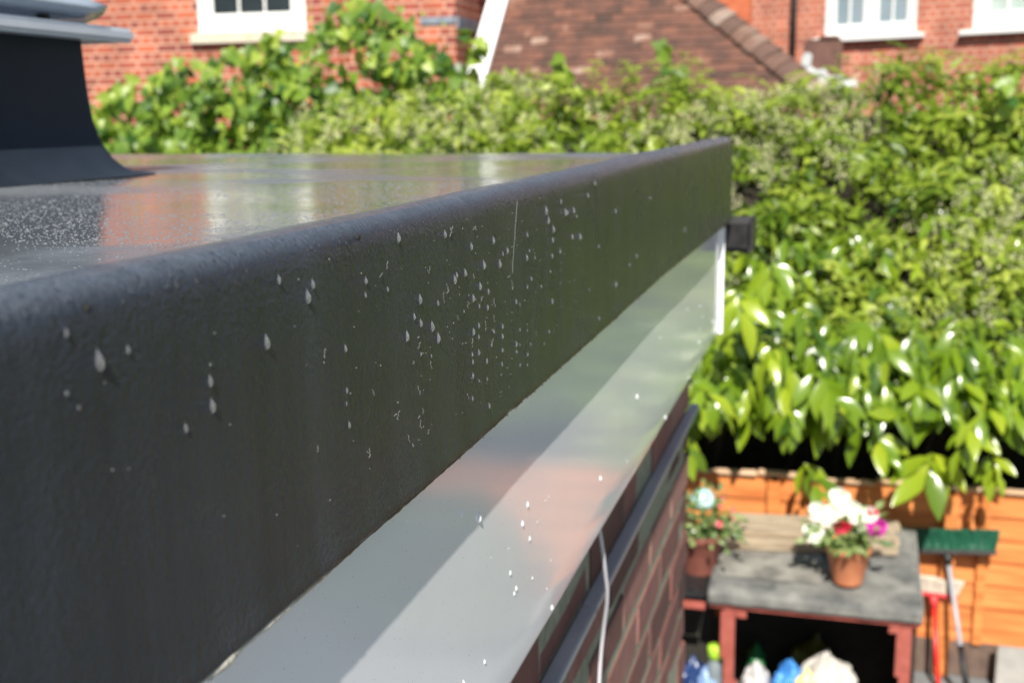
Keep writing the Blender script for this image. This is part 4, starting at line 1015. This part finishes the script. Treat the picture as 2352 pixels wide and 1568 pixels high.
window(rh, uc, ud, zc+.004, wz2_, 0, 2, 2, 1, M_CURT, fw=.10, sashf=.07)
for (p, q, z) in ((ua, ub, za), (uc, ud, zc)):
    b = MB(); b.box(((p+q)/2, -.02, z-.03), (q-p+.22, .16, .055), bev=.008); b.build('window_sill', M_PAINT, rh)
    b = MB(); b.box(((p+q)/2, .6, z+.6), (q-p+.1, .02, 1.3)); b.build('room_behind', M_DARKW, rh)
b = MB(); b.add([(U0-2.3, -.25, 5.32), (7.2, -.25, 5.32), (5.5, 2.4, 6.0), (U0-.6, 2.4, 6.0), (7.2, 5.0, 5.32), (U0-2.3, 5.0, 5.32)], [(0, 1, 2, 3), (1, 4, 2), (4, 5, 3, 2), (5, 0, 3), (0, 5, 4, 1)])
b.build('roof', M_RF, rh)
ud_, zd = uv(1826, 150)
b = MB(); b.tube([(ud_, -.07, zd-.3), (ud_, -.07, 5.3)], .035, 12); b.build('downpipe', M_PIPE, rh, True)
# sooty pier with flashing, part of the low building
pa, pb = at(1848, 92, 13.6), at(1936, 92, 13.6)
b = MB(); zpt = pa.z
b.box(((pa.x+pb.x)/2, 13.7, zpt-.45), (pb.x-pa.x, .3, .9), bev=.02); b.box(((pa.x+pb.x)/2+.06, 13.68, zpt+.01), ((pb.x-pa.x)*.55, .3, .05), bev=.02)
up(b.build('chimney_stub', M_PIER), th_)
b = MB()
for (x, y, w_, h_) in ((1852, 150, 16, 55), (1870, 172, 60, 20), (1850, 165, 40, 12), (1905, 182, 70, 14), (1925, 196, 80, 16), (1890, 190, 60, 14)):
    p = at(x, y, 13.45); s_ = 13.4/FPX; b.box(p, (w_*s_, .08, h_*s_), rot=Matrix.Rotation(random.uniform(-.3, .3), 3, 'Y'), bev=.02, jit=.02)
up(b.build('lead_flashing', M_LEAD), th_)

# ------------------------------------------------------------------ shrub before the fence, mostly unseen, added to break the fence's reflection
sh = thing('garden_shrub', 'dark leafy shrub added before the orange fence, mostly beyond the right edge', 'shrub', (2.05, 6.0, 0))
def shrub(cx, cy, rx, rz, n, par):
    th = RNG.uniform(0, 2*pi, n); ph = RNG.uniform(-.2, 1, n); r = RNG.uniform(.6, 1.0, n)
    P = np.stack([cx+rx*r*np.cos(th)*np.sqrt(np.maximum(0, 1-ph*ph*.8)), cy+rx*.7*r*np.sin(th)*np.sqrt(np.maximum(0, 1-ph*ph*.8)), .35+rz*np.maximum(ph, -.1)*r], 1)
    f = fnoise(P, 4, 3); P = P[f > -.28]; n = len(P)
    D = norm(P-np.array([cx, cy, .3])+rnd(n, .4)); N = norm(rnd(n, .5)+np.array([0, -.5, .8])); L = RNG.uniform(.05, .10, n)
    up(leaves('foliage', P, D, N, L, L*.5, SMALL_T, M_PRIVET, None, np.clip(RNG.normal(.25, .2, n), 0, 1), droop=.3), par)
shrub(2.05, 6.0, .72, .55, 3800, sh)
b = MB()
for i in range(9): b.tube([(2.05, 6.0, .02), (2.05+random.uniform(-.3, .3), 6.0+random.uniform(-.2, .2), .45), (2.05+random.uniform(-.5, .5), 6.0+random.uniform(-.3, .3), .75)], .012, 5, r2=.004)
up(b.build('stems', M_TWIG), sh)
